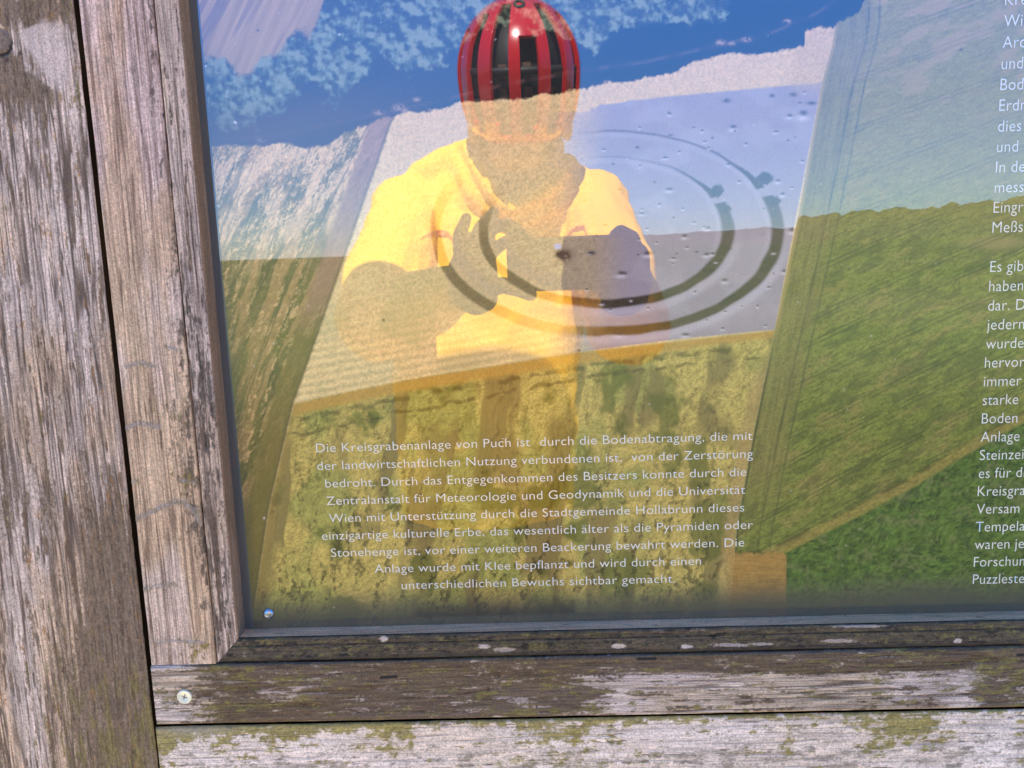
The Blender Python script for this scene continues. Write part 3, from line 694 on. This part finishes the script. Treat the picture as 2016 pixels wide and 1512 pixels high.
    c = mixc(c, (.085, .080, .062), rimb * .92)
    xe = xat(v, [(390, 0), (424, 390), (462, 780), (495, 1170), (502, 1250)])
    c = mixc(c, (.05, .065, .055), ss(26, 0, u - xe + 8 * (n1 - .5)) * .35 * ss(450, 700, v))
    specks = [(520, 1020), (430, 405), (445, 690), (450, 815), (457, 927), (462, 980), (462, 240), (405, 130), (668, 68), (464, 242)]
    sr = np.random.default_rng(11)
    for k in range(60):
        x, y, q = sr.uniform(400, 2010), sr.uniform(5, 1200), sr.uniform(1., 1.7)
        c = mixc(c, (.70, .68, .64), .55 * spot(u, v, x, y, q))
    for x, y in specks:
        c = mixc(c, (.75, .75, .75), spot(u, v, x, y, 1.8))
    for x, y in ((1892, 98), (868, 1120), (1140, 690), (755, 630), (508, 60)):
        c = mixc(c, (.05, .05, .03), spot(u, v, x, y, 2.6))
    return c

PRINT_GAIN = np.array([1.30, 1.10, .84])

def build_panel():
    panel = empty('information_panel', (.23, 0, 1.16))
    tag(panel, 'glossy printed aerial field picture with white German text in the timber frame', 'panel')
    xs = spaced(-.2075, .68, -.2075, .352, .00058, .02); zs = spaced(1.1545, 2.1, 1.1545, 1.592, .00058, .02)
    X, Z = np.meshgrid(xs, zs, indexing='ij'); Y = np.zeros_like(X)
    u, v = pix(X, Y, Z)
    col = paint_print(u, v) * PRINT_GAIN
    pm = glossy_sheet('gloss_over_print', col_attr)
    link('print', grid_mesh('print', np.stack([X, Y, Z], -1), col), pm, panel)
    # bare margin of the sheet beside the print
    X, Z = np.meshgrid(np.array([-.2138, -.2075]), zs, indexing='ij')
    link('margin', grid_mesh('margin', np.stack([X, X * 0 - .0001, Z], -1)), glossy_sheet('gloss_over_dark_backing', col_flat((.09, .10, .09))), panel)
    wm = glossy_sheet('gloss_over_white_ink', col_flat((.96, .87, .62)))
    def text(lines, name):                                   # lines: (string, x0, x1 or None, baseline z, size)
        bm = bmesh.new()
        for s, x0, x1, z, size, kx in lines:
            cu = bpy.data.curves.new('t', 'FONT'); cu.body = s; cu.size = size; cu.resolution_u = 4
            cu.space_character = 1.03; cu.offset = -.00007
            o = bpy.data.objects.new('t', cu); scene.collection.objects.link(o)
            dg = bpy.context.evaluated_depsgraph_get()
            me = bpy.data.meshes.new_from_object(o.evaluated_get(dg))
            co = np.empty(len(me.vertices) * 3); me.vertices.foreach_get('co', co); co = co.reshape(-1, 3)
            k = kx if x1 is None else (x1 - x0) / (co[:, 0].max() - co[:, 0].min())
            x = x0 + (co[:, 0] - co[:, 0].min()) * k; zz = z + co[:, 1]
            me.vertices.foreach_set('co', np.stack([x, x * 0 - .0003, zz], 1).reshape(-1))
            bm.from_mesh(me)
            bpy.data.objects.remove(o); bpy.data.curves.remove(cu); bpy.data.meshes.remove(me)
        bmesh.ops.recalc_face_normals(bm, faces=bm.faces[:])
        for f in bm.faces:
            if f.normal.y > 0: f.normal_flip()
        me = bpy.data.meshes.new(name); bm.to_mesh(me); bm.free()
        return link(name, me, wm, panel)
    cap = [('Die Kreisgrabenanlage von Puch ist  durch die Bodenabtragung, die mit', 623, 1481), ('der landwirtschaftlichen Nutzung verbundenen ist,  von der Zerst\u00f6rung', 625, 1482),
           ('bedroht. Durch das Entgegenkommen des Besitzers konnte durch die', 641, 1469), ('Zentralanstalt f\u00fcr Meteorologie und Geodynamik und die Universit\u00e4t', 643, 1467),
           ('Wien mit Unterst\u00fctzung durch die Stadtgemeinde Hollabrunn dieses', 648, 1465), ('einzigartige kulturelle Erbe, das wesentlich \u00e4lter als die Pyramiden oder', 634, 1482),
           ('Stonehenge ist, vor einer weiteren Beackerung bewahrt werden. Die', 652, 1465), ('Anlage wurde mit Klee bepflanzt und wird durch einen', 738, 1380),
           ('unterschiedlichen Bewuchs sichtbar gemacht.', 791, 1329)]
    lines = []
    for i, (s, a, b) in enumerate(cap):
        z = 1.2840 - i * .01277
        vb = 889.6 + (1158 - 889.6) * i / 8
        x0 = un(a, vb).x; x1 = un(b, vb - .026 * (b - a)).x
        lines.append((s, x0, x1, z, .0091, 1))
    p = un(993, 862); lines.append(('\u00a8', p.x - .0016, p.x + .0016, 1.2840 + .0006, .0091, 1))
    text(lines, 'caption')
    col1 = ['Kre', 'Wil', 'Arc', 'und', 'Bod', 'Erdm', 'dies', 'und', 'In der', 'mess', 'Eingr', 'Me\u00dfs']
    v1 = [13, 54, 96, 137, 178, 220, 260, 300, 340, 380, 420, 459]
    col2 = ['Es gibt', 'haben', 'dar. Di', 'jeder m', 'wurden', 'hervor', 'immer', 'starke', 'Boden', 'Anlage', 'Steinzei', 'es f\u00fcr di', 'Kreisgra', 'Versam', 'Tempela', 'waren je', 'Forschun', 'Puzzleste']
    col2[3] = 'jederm'
    v2 = [536, 574, 612, 649, 686, 724, 760, 797, 833, 870, 905, 941, 976, 1011, 1046, 1080, 1115, 1149]
    for name, cl, vv in (('text_column', col1, v1), ('text_column', col2, v2)):
        z = np.array([un(1950, q).z for q in vv]); fit = np.polyval(np.polyfit(np.arange(len(z)), z, 1), np.arange(len(z)))
        text([(s, .3048, None, zz, .0106, .90) for s, zz in zip(cl, fit)], name)
    # dome-headed fixing screw near the corner
    bm = bmesh.new(); bmesh.ops.create_uvsphere(bm, u_segments=32, v_segments=16, radius=.0042)
    bmesh.ops.scale(bm, vec=(1, .55, 1), verts=bm.verts[:])
    bmesh.ops.translate(bm, vec=un(528, 1209, -.0005), verts=bm.verts[:])
    me = bpy.data.meshes.new('dome_screw'); bm.to_mesh(me); bm.free()
    for q in me.polygons: q.use_smooth = True
    link('dome_screw', me, simple('dull_steel', (.42, .46, .46), .28, .9, scale=700, vary=.25), panel)

# ------------------------------------------------------------------ the cyclist behind the camera, mirrored in the panel
def capsule(bm, p0, r0, p1, r1, n=14):
    p0, p1 = Vector(p0), Vector(p1); ax = p1 - p0; L = ax.length
    ax = ax / L if L > 1e-6 else Vector((0, 0, 1))
    e1 = ax.orthogonal().normalized(); e2 = ax.cross(e1)
    rings = []
    for k in range(5):
        q = -math.pi / 2 + (math.pi / 2) * k / 4.0
        rings.append((p0 + ax * r0 * math.sin(q), r0 * math.cos(q)))
    for k in range(5):
        q = (math.pi / 2) * k / 4.0
        rings.append((p1 + ax * r1 * math.sin(q), r1 * math.cos(q)))
    vs = []
    for c, r in rings:
        r = max(r, 1e-5)
        vs.append([bm.verts.new(c + (e1 * math.cos(2 * math.pi * i / n) + e2 * math.sin(2 * math.pi * i / n)) * r) for i in range(n)])
    for a, b in zip(vs[:-1], vs[1:]):
        for i in range(n): bm.faces.new((a[i], a[(i + 1) % n], b[(i + 1) % n], b[i]))
    bm.faces.new(vs[0][::-1]); bm.faces.new(vs[-1])

def chain(bm, pts):                                          # [(point, radius), ...]
    for (p, r), (q, s) in zip(pts[:-1], pts[1:]): capsule(bm, p, r, q, s)

def ellipsoid(bm, c, rx, ry, rz, rot=None):
    m = Matrix.Translation(c) @ (rot or Matrix.Identity(4)) @ Matrix.Diagonal((rx, ry, rz, 1))
    bmesh.ops.create_icosphere(bm, subdivisions=4, radius=1, matrix=m)

def loft(bm, rings, n=40, closed=True):                      # rings: (centre, rx, ry, power)
    vs = []
    for c, rx, ry in rings:
        row = []
        for i in range(n):
            t = 2 * math.pi * i / n; cx, sy = math.cos(t), math.sin(t)
            row.append(bm.verts.new(Vector(c) + Vector((rx * math.copysign(abs(cx) ** .85, cx), ry * math.copysign(abs(sy) ** .85, sy), 0))))
        vs.append(row)
    for a, b in zip(vs[:-1], vs[1:]):
        for i in range(n): bm.faces.new((a[i], a[(i + 1) % n], b[(i + 1) % n], b[i]))
    if closed: bm.faces.new(vs[0][::-1]); bm.faces.new(vs[-1])

def melt(name, bm, voxel, mat, parent, smooth=4, wrinkle=0, wscale=9.):
    """fuse the shapes of a bmesh into one continuous skin"""
    bmesh.ops.recalc_face_normals(bm, faces=bm.faces[:])
    me = bpy.data.meshes.new('tmp'); bm.to_mesh(me); bm.free()
    o = bpy.data.objects.new('tmp', me); scene.collection.objects.link(o)
    r = o.modifiers.new('r', 'REMESH'); r.mode = 'VOXEL'; r.voxel_size = voxel; r.use_smooth_shade = True
    s = o.modifiers.new('s', 'SMOOTH'); s.factor = .5; s.iterations = smooth
    if wrinkle:
        tx = bpy.data.textures.new('folds', 'CLOUDS'); tx.noise_scale = 1 / wscale; tx.noise_depth = 2
        d = o.modifiers.new('d', 'DISPLACE'); d.texture = tx; d.strength = wrinkle; d.mid_level = .5; d.texture_coords = 'GLOBAL'
    dg = bpy.context.evaluated_depsgraph_get()
    out = bpy.data.meshes.new_from_object(o.evaluated_get(dg))
    bpy.data.objects.remove(o); bpy.data.meshes.remove(me)
    for p in out.polygons: p.use_smooth = True
    return link(name, out, mat, parent)

def px(n, L): return n / F * L                               # length of n photo pixels at virtual distance L

def build_person():
    P = empty('person', at(985, 1000, 1.55) * 1.0); P.location.z = 0
    tag(P, 'cyclist in orange yellow jacket, red helmet and dark gloves holding up a phone', 'person')
    jm = simple('orange_yellow_cloth', (.95, .505, .02), .9, scale=250, vary=.04, bump=.15, spec=.08)
    jm_edge = simple('orange_trim', (.75, .18, .03), .9, scale=250, vary=.08)
    skin = simple('skin', (.52, .32, .23), .55, scale=120, vary=.1)
    black = simple('black_cloth', (.022, .021, .021), .85, scale=220, vary=.25, bump=.2)
    glove_m = simple('dark_glove', (.03, .027, .025), .85, scale=500, vary=.3, bump=.2)
    gait = simple('tan_neck_scarf', (.36, .235, .15), .9, scale=200, vary=.25, bump=.3)
    LT = 1.55
    # skeleton points
    shL, shR = at(800, 405, 1.54), at(1168, 405, 1.54)
    elL, elR = at(742, 612, 1.32), at(1236, 622, 1.32)
    wrL, wrR = at(905, 572, 1.19), at(1236, 590, 1.19)
    head = at(1022, 190, 1.45); neck = at(1020, 335, 1.55)
    hipL, hipR = at(890, 1010, 1.56), at(1040, 1010, 1.56)
    GZ = .03
    knL = Vector((hipL.x - .01, hipL.y + .03, .50)); knR = Vector((hipR.x + .01, hipR.y + .03, .50))
    anL = Vector((hipL.x - .02, hipL.y, .10)); anR = Vector((hipR.x + .02, hipR.y, .10))
    # finger chains (photo pixel of the mirrored hand, virtual distance, radius)
    FL = {'palm': [[(905, 570, 1.185, .026), (915, 525, 1.165, .022), (915, 498, 1.155, .014)], [(938, 585, 1.185, .026), (945, 535, 1.165, .020), (940, 498, 1.155, .014)], [(950, 585, 1.175, .022), (962, 545, 1.160, .013), (960, 500, 1.15, .011)]],
          'fingers': [[(908, 498, 1.155, .0115), (905, 462, 1.152, .0095), (918, 430, 1.15, .0075)],
                      [(930, 494, 1.155, .0115), (946, 450, 1.150, .0098), (972, 418, 1.148, .0080)],
                      [(946, 486, 1.155, .0110), (968, 450, 1.146, .0090), (998, 441, 1.142, .0080), (1020, 451, 1.14, .0075)],
                      [(960, 502, 1.150, .0110), (986, 482, 1.143, .0085), (1010, 468, 1.138, .0078), (1036, 464, 1.138, .0072)],
                      [(952, 568, 1.170, .0140), (990, 562, 1.145, .0115), (1018, 568, 1.130, .0108), (1044, 580, 1.128, .0090)]]}
    FR = {'palm': [[(1236, 592, 1.19, .028), (1243, 550, 1.165, .028), (1250, 505, 1.155, .020)], [(1215, 590, 1.185, .024), (1225, 545, 1.165, .024), (1235, 500, 1.155, .018)]],
          'fingers': [[(1250, 500, 1.155, .0130), (1243, 470, 1.146, .0115), (1222, 458, 1.138, .0105), (1212, 464, 1.132, .009)],
                      [(1262, 520, 1.150, .0120), (1264, 512, 1.134, .0110), (1238, 508, 1.126, .0105), (1210, 506, 1.127, .0088)],
                      [(1264, 542, 1.150, .0115), (1264, 536, 1.132, .0110), (1236, 534, 1.125, .0105), (1206, 533, 1.126, .0088)],
                      [(1260, 562, 1.152, .0110), (1258, 560, 1.133, .0100), (1234, 559, 1.126, .0095), (1210, 560, 1.127, .0080)],
                      [(1215, 580, 1.175, .0150), (1195, 572, 1.155, .0120), (1172, 556, 1.151, .0105), (1156, 536, 1.150, .0090)]]}
    def hand(bm, data, k):
        for ch in data['palm'] + data['fingers']: chain(bm, [(at(u, v, L), r * k) for u, v, L, r in ch])
    # --- continuous body
    bm = bmesh.new()
    ellipsoid(bm, head, .076, .095, .105, Matrix.Rotation(math.radians(-14), 4, 'X'))
    jaw = at(1016, 287, 1.455)
    ellipsoid(bm, jaw, .056, .060, .050)
    ellipsoid(bm, at(1016, 313, 1.435), .026, .024, .020)                       # chin
    chain(bm, [(at(1018, 235, 1.41), .009), (at(1017, 263, 1.405), .011)])        # nose
    ellipsoid(bm, at(1006, 262, 1.415), .010, .010, .008); ellipsoid(bm, at(1028, 262, 1.415), .010, .010, .008)
    chain(bm, [(at(998, 287, 1.412), .006), (at(1016, 285, 1.402), .007), (at(1036, 287, 1.412), .006)])   # lips
    chain(bm, [(at(998, 294, 1.414), .006), (at(1016, 297, 1.404), .007), (at(1036, 294, 1.414), .006)])
    chain(bm, [(at(985, 228, 1.37), .012), (at(1050, 228, 1.37), .012)])        # brow
    for s in (-1, 1): ellipsoid(bm, head + Vector((s * .079, -.01, -.045)), .010, .020, .031)
    chain(bm, [(head + Vector((0, -.02, -.06)), .062), (neck, .058), (at(1008, 415, 1.60), .070)])
    loft(bm, [(at(985, 385, 1.60), .13, .055), (at(975, 440, 1.60), .145, .065), (at(968, 600, 1.59), .13, .075), (at(962, 800, 1.57), .125, .08), (at(964, 980, LT), .135, .09), (at(965, 1060, LT), .135, .095)])
    for sh, el, wr in ((shL, elL, wrL), (shR, elR, wrR)): chain(bm, [(sh, .05), (el, .040), (wr, .028)])
    hand(bm, FL, .82); hand(bm, FR, .82)
    for hp, kn, an in ((hipL, knL, anL), (hipR, knR, anR)):
        chain(bm, [(hp, .085), (kn, .058), (an + Vector((0, 0, .12)), .048), (an, .038)])
        chain(bm, [(an + Vector((0, -.03, -.05)), .038), (an + Vector((0, .13, -.07)), .030)])
    melt('body', bm, .006, skin, P, 3)
    # --- jacket
    bm = bmesh.new()
    def R_(v, uc, hw, dep, L=LT): return (at(uc, v, L), px(hw, L), dep)
    loft(bm, [R_(325, 1005, 105, .070, 1.58), R_(345, 998, 150, .080, 1.58), R_(372, 985, 195, .088, 1.58), R_(410, 978, 213, .098, 1.58), R_(470, 972, 208, .110, 1.57), R_(560, 966, 193, .125, 1.56), R_(660, 962, 184, .135), R_(760, 958, 180, .135), R_(880, 958, 178, .138), R_(985, 962, 176, .142), R_(1000, 962, 166, .130)])
    for sh, el, wr, s in ((shL, elL, wrL, -1), (shR, elR, wrR, 1)):
        a = sh.lerp(el, .55) + Vector((0, 0, .0))
        chain(bm, [(sh + Vector((s * .0, 0, -.005)), .066), (a, .066), (el + Vector((0, 0, -.012)), .066)])
        b = el.lerp(wr, .35)
        chain(bm, [(el + Vector((0, 0, -.012)), .066), (b + Vector((0, 0, -.012)), .060), (el.lerp(wr, .72) + Vector((0, 0, -.006)), .047), (el.lerp(wr, .93), .037)])
    # raised collar flaps with the zip opening between them
    chain(bm, [(at(925, 300, 1.56), .024), (at(880, 318, 1.55), .030), (at(835, 345, 1.55), .036)])
    for fl in ([(922, 288, 1.52, .017), (952, 343, 1.462, .018), (992, 402, 1.445, .015)], [(897, 308, 1.54, .022), (935, 372, 1.480, .022), (985, 425, 1.468, .018)],
               [(1118, 322, 1.54, .016), (1082, 368, 1.462, .018), (1010, 408, 1.445, .015)], [(1134, 350, 1.545, .022), (1098, 402, 1.480, .022), (1022, 432, 1.468, .018)],
               [(880, 322, 1.56, .028), (925, 400, 1.50, .026)], [(1150, 362, 1.56, .026), (1100, 430, 1.50, .026)]):
        chain(bm, [(at(a_, b_, c_), d_) for a_, b_, c_, d_ in fl])
    chain(bm, [(at(925, 295, 1.54), .02), (at(1020, 300, 1.66), .03), (at(1112, 340, 1.56), .02)])
    jk = melt('jacket', bm, .005, jm, P, 4, wrinkle=.020, wscale=13.)
    # chest marks: a bent trim band on either side of the zip
    bvh = None
    from mathutils.bvhtree import BVHTree
    dg = bpy.context.evaluated_depsgraph_get()
    bvh = BVHTree.FromPolygons([v.co.copy() for v in jk.data.vertices], [tuple(p.vertices) for p in jk.data.polygons])
    camv = Vector((0, D, HC))                                 # mirrored lens
    def on_jacket(u, v):
        d = (at(u, v, 1.5) - camv).normalized(); h = bvh.ray_cast(camv, d)
        return (h[0] - d * .003) if h[0] else at(u, v, 1.43)
    for pts in ([(828, 470, 2), (845, 462, 7), (862, 457, 10), (880, 459, 9), (893, 474, 6)], [(1117, 464, 2), (1124, 456, 7), (1136, 449, 9), (1150, 447, 8), (1156, 463, 5)]):
        bm = bmesh.new(); rows = []
        for u, v, w in pts: rows.append((bm.verts.new(on_jacket(u, v - w * .5)), bm.verts.new(on_jacket(u, v + w * .5))))
        for a, b in zip(rows[:-1], rows[1:]): bm.faces.new((a[0], a[1], b[1], b[0]))
        bmesh.ops.solidify(bm, geom=bm.faces[:], thickness=.0015)
        me = bpy.data.meshes.new('trim'); bm.to_mesh(me); bm.free()
        link('trim', me, jm_edge, jk)
    # --- scarf in the neck opening
    bm = bmesh.new()
    for k, (v0, r, rx, ry) in enumerate(((283, .013, .074, .062), (304, .015, .073, .066), (325, .016, .069, .068), (348, .016, .062, .070), (370, .016, .052, .070))):
        c = at(1014, v0 + 4, 1.515); N = 24
        pts = [(c + Vector((rx * math.cos(2 * math.pi * i / N), ry * math.sin(2 * math.pi * i / N), -.012 * math.sin(2 * math.pi * i / N) + .006 * math.sin(4 * math.pi * i / N + k))), r) for i in range(N + 1)]
        chain(bm, pts)
    chain(bm, [(at(1018, 300, 1.525), .066), (at(1012, 385, 1.535), .064)])
    melt('scarf', bm, .005, gait, P, 2)
    # --- gloves
    for data in (FL, FR):
        bm = bmesh.new(); hand(bm, data, 1.0)
        melt('glove', bm, .0022, glove_m, P, 2)
    # --- trousers and shoes
    bm = bmesh.new()
    loft(bm, [(at(963, 950, 1.56), .150, .115), (at(964, 1010, 1.56), .162, .120), (at(965, 1075, 1.56), .158, .115)])
    for hp, kn, an in ((hipL, knL, anL), (hipR, knR, anR)):
        chain(bm, [(hp + Vector((0, 0, -.03)), .094), (kn, .066), (an + Vector((0, 0, .12)), .056), (an + Vector((0, 0, .03)), .046)])
    melt('trousers', bm, .008, black, P, 4, wrinkle=.008, wscale=12.)
    for an in (anL, anR):
        bm = bmesh.new()
        chain(bm, [(an + Vector((0, -.045, -.062)), .042), (an + Vector((0, .05, -.060)), .044), (an + Vector((0, .145, -.070)), .036)])
        chain(bm, [(an + Vector((0, -.02, -.02)), .048), (an + Vector((0, -.01, .01)), .047)])
        melt('shoe', bm, .006, black, P, 2)
    build_helmet(P, head)
    build_phone()

def build_helmet(P, head):
    red = simple('red_helmet_shell', (.62, .012, .020), .22, coat=.8, scale=40, vary=.06)
    blk = simple('black_helmet_liner', (.018, .018, .02), .55, scale=300, vary=.3, bump=.2)
    hel = empty('helmet', head)
    c = at(1022, 142, 1.45)
    tilt = Matrix.Rotation(math.radians(-12), 3, 'X') @ Matrix.Rotation(math.radians(0), 3, 'Z')
    rx, ry, rz = px(117, 1.45), .138, px(132, 1.45)
    off = 10.0
    vents = [(-74, -63, -40, 36), (-52, -38, -50, 49), (-25.5, -8.5, -54, 60), (1.5, 18, -54, 27), (28.5, 45.5, -54, 60), (57, 71, -50, 49), (82, 93, -40, 36)]
    az = sorted(set([a for v in vents for a in v[:2]] + list(np.arange(-180, 180.1, 2.5)) + [a + s for v in vents for a, s in ((v[0], -1.2), (v[1], 1.2))]))
    la = sorted(set(list(np.arange(-67.5, 88.1, 2.5)) + [l for v in vents for l in v[2:]] + [89.5]))
    def pt(a, l, s=1.0, bulge=0):
        a, l = math.radians(a), math.radians(l)
        cl = math.cos(l) ** (.45 if l < 0 else 1)
        q = Vector((rx * s * math.sin(a) * cl, ry * s * math.cos(a) * cl, rz * s * math.sin(l)))
        return c + tilt @ q
    def open_(a0, a1, l0, l1):
        am, lm = (a0 + a1) / 2, (l0 + l1) / 2
        for v0, v1, b, t in vents:
            mid = (v0 + v1) / 2
            tl = (lm - b) / (t - b)
            if not 0 <= tl <= 1: continue
            wid = 1.0 if tl > .12 else .75
            if abs(am - mid) < (v1 - v0) / 2 * wid: return True
        return False
    bm = bmesh.new(); V = {}
    for i, a in enumerate(az):
        for j, l in enumerate(la): V[i, j] = bm.verts.new(pt(a, l))
    for i in range(len(az) - 1):
        for j in range(len(la) - 1):
            rim = -65 if abs(az[i]) < 75 else -65 + 31 * min(1, (abs(az[i]) - 75) / 50)
            if la[j] < rim or open_(az[i], az[i + 1], la[j], la[j + 1]): continue
            bm.faces.new((V[i, j], V[i + 1, j], V[i + 1, j + 1], V[i, j + 1]))
    bmesh.ops.delete(bm, geom=[v for v in bm.verts if not v.link_faces], context='VERTS')
    bmesh.ops.remove_doubles(bm, verts=bm.verts[:], dist=.0003)
    bmesh.ops.recalc_face_normals(bm, faces=bm.faces[:])
    bmesh.ops.solidify(bm, geom=bm.faces[:], thickness=.008)
    me = bpy.data.meshes.new('shell'); bm.to_mesh(me); bm.free()
    for p in me.polygons: p.use_smooth = True
    sh = link('helmet', me, red, P)
    bv = sh.modifiers.new('edge', 'BEVEL'); bv.width = .002; bv.segments = 2; bv.limit_method = 'ANGLE'; bv.angle_limit = math.radians(40)
    bpy.data.objects.remove(hel)
    # dark liner with cross bridges
    bm = bmesh.new()
    for i, a in enumerate(az):
        for j, l in enumerate(la): V[i, j] = bm.verts.new(pt(a, l, .80))
    for i in range(len(az) - 1):
        for j in range(len(la) - 1):
            if la[j] < -50: continue
            bm.faces.new((V[i, j], V[i + 1, j], V[i + 1, j + 1], V[i, j + 1]))
    bmesh.ops.remove_doubles(bm, verts=bm.verts[:], dist=.0003)
    for lat in (2, -24):
        chain(bm, [(pt(a, lat, .90), .006) for a in range(-80, 101, 10)])
    me = bpy.data.meshes.new('liner'); bm.to_mesh(me); bm.free()
    for p in me.polygons: p.use_smooth = True
    link('liner', me, blk, sh)
    # pads showing between the ribs, and the round maker's boss on the crown
    padm = simple('tan_pad', (.34, .21, .16), .9, scale=400, vary=.3)
    for a0, a1, l0, l1 in ((-21, -12, -4, 8), (-21, -13, -27, -12), (4, 12, -4, 9), (5, 14, -27, -11), (31, 38, -27, -12), (-20, -13, -46, -34)):
        bm = bmesh.new(); vs = [bm.verts.new(pt(a, l, .87)) for a, l in ((a0, l0), (a1, l0), (a1, l1), (a0, l1))]
        bm.faces.new(vs); bmesh.ops.solidify(bm, geom=bm.faces[:], thickness=.006)
        me = bpy.data.meshes.new('pad'); bm.to_mesh(me); bm.free(); link('pad', me, padm, sh)
    bm = bmesh.new()
    for k in range(12):
        o1, o2 = (k * math.pi / 6, (k + 1) * math.pi / 6)
        q = lambda o: pt(4 + 7.5 * math.cos(o), 58 + 4.2 * math.sin(o), 1.012)
        if k % 4 != 3: capsule(bm, q(o1), .0022, q(o2), .0022, 8)
    me = bpy.data.meshes.new('boss'); bm.to_mesh(me); bm.free(); link('boss', me, blk, sh)
    # chin straps
    for s, a in ((-1, 948), (1, 1098)):
        bm = bmesh.new()
        chain(bm, [(at(a, 225, 1.43), .005), (at(a + s * 2, 270, 1.415), .005), (at(1016 + s * 55, 305, 1.43), .005), (at(1016 + s * 3, 329, 1.422), .005)])
        me = bpy.data.meshes.new('strap'); bm.to_mesh(me); bm.free()
        link('strap', me, blk, sh)

def build_phone():
    p0, p1 = at(1000, 466, 1.145), at(1247, 570, 1.145)
    cx, cz = (p0.x + p1.x) / 2 + .0, (p0.z + p1.z) / 2
    w, h = px(250, 1.14), px(105, 1.14)
    ph = empty('phone', Vector((cx, -D - .007, cz)))
    tag(ph, 'flat black phone held sideways in the cyclist\'s gloved hands', 'phone')
    dark = simple('black_phone_case', (.02, .02, .022), .35, scale=80, vary=.1)
    bm = bmesh.new()
    bmesh.ops.create_cube(bm, size=1, matrix=Matrix.Translation(ph.location) @ Matrix.Diagonal((w, .008, h, 1)))
    bmesh.ops.bevel(bm, geom=[e for e in bm.edges if abs((e.verts[0].co - e.verts[1].co).y) > .001], offset=.006, segments=5, affect='EDGES')
    bmesh.ops.bevel(bm, geom=[e for e in bm.edges if abs((e.verts[0].co - e.verts[1].co).y) < .0001], offset=.0014, segments=2, affect='EDGES')
    me = bpy.data.meshes.new('phone_body'); bm.to_mesh(me); bm.free(); link('phone_body', me, dark, ph)
    for dx, dz in ((.0, -.018), (0.018, 0), (0.018, -.018)):
        bm = bmesh.new()
        bmesh.ops.create_cone(bm, cap_ends=True, segments=24, radius1=.006, radius2=.0055, depth=.0015, matrix=Matrix.Translation((dx, -D - .0025, HC + dz)) @ Matrix.Rotation(math.radians(-90), 4, 'X'))
        me = bpy.data.meshes.new('lens'); bm.to_mesh(me); bm.free(); link('lens', me, dark, ph)
    bm = bmesh.new()
    bmesh.ops.create_cube(bm, size=1, matrix=Matrix.Translation(ph.location + Vector((0, -.0042, 0))) @ Matrix.Diagonal((w - .006, .0006, h - .006, 1)))
    me = bpy.data.meshes.new('screen'); bm.to_mesh(me); bm.free()
    link('screen', me, simple('phone_screen', (.03, .03, .035), .1, scale=30, vary=.1), ph)

build_ground()
build_bounce_strip()
build_wood()
build_board()
build_panel()
build_person()
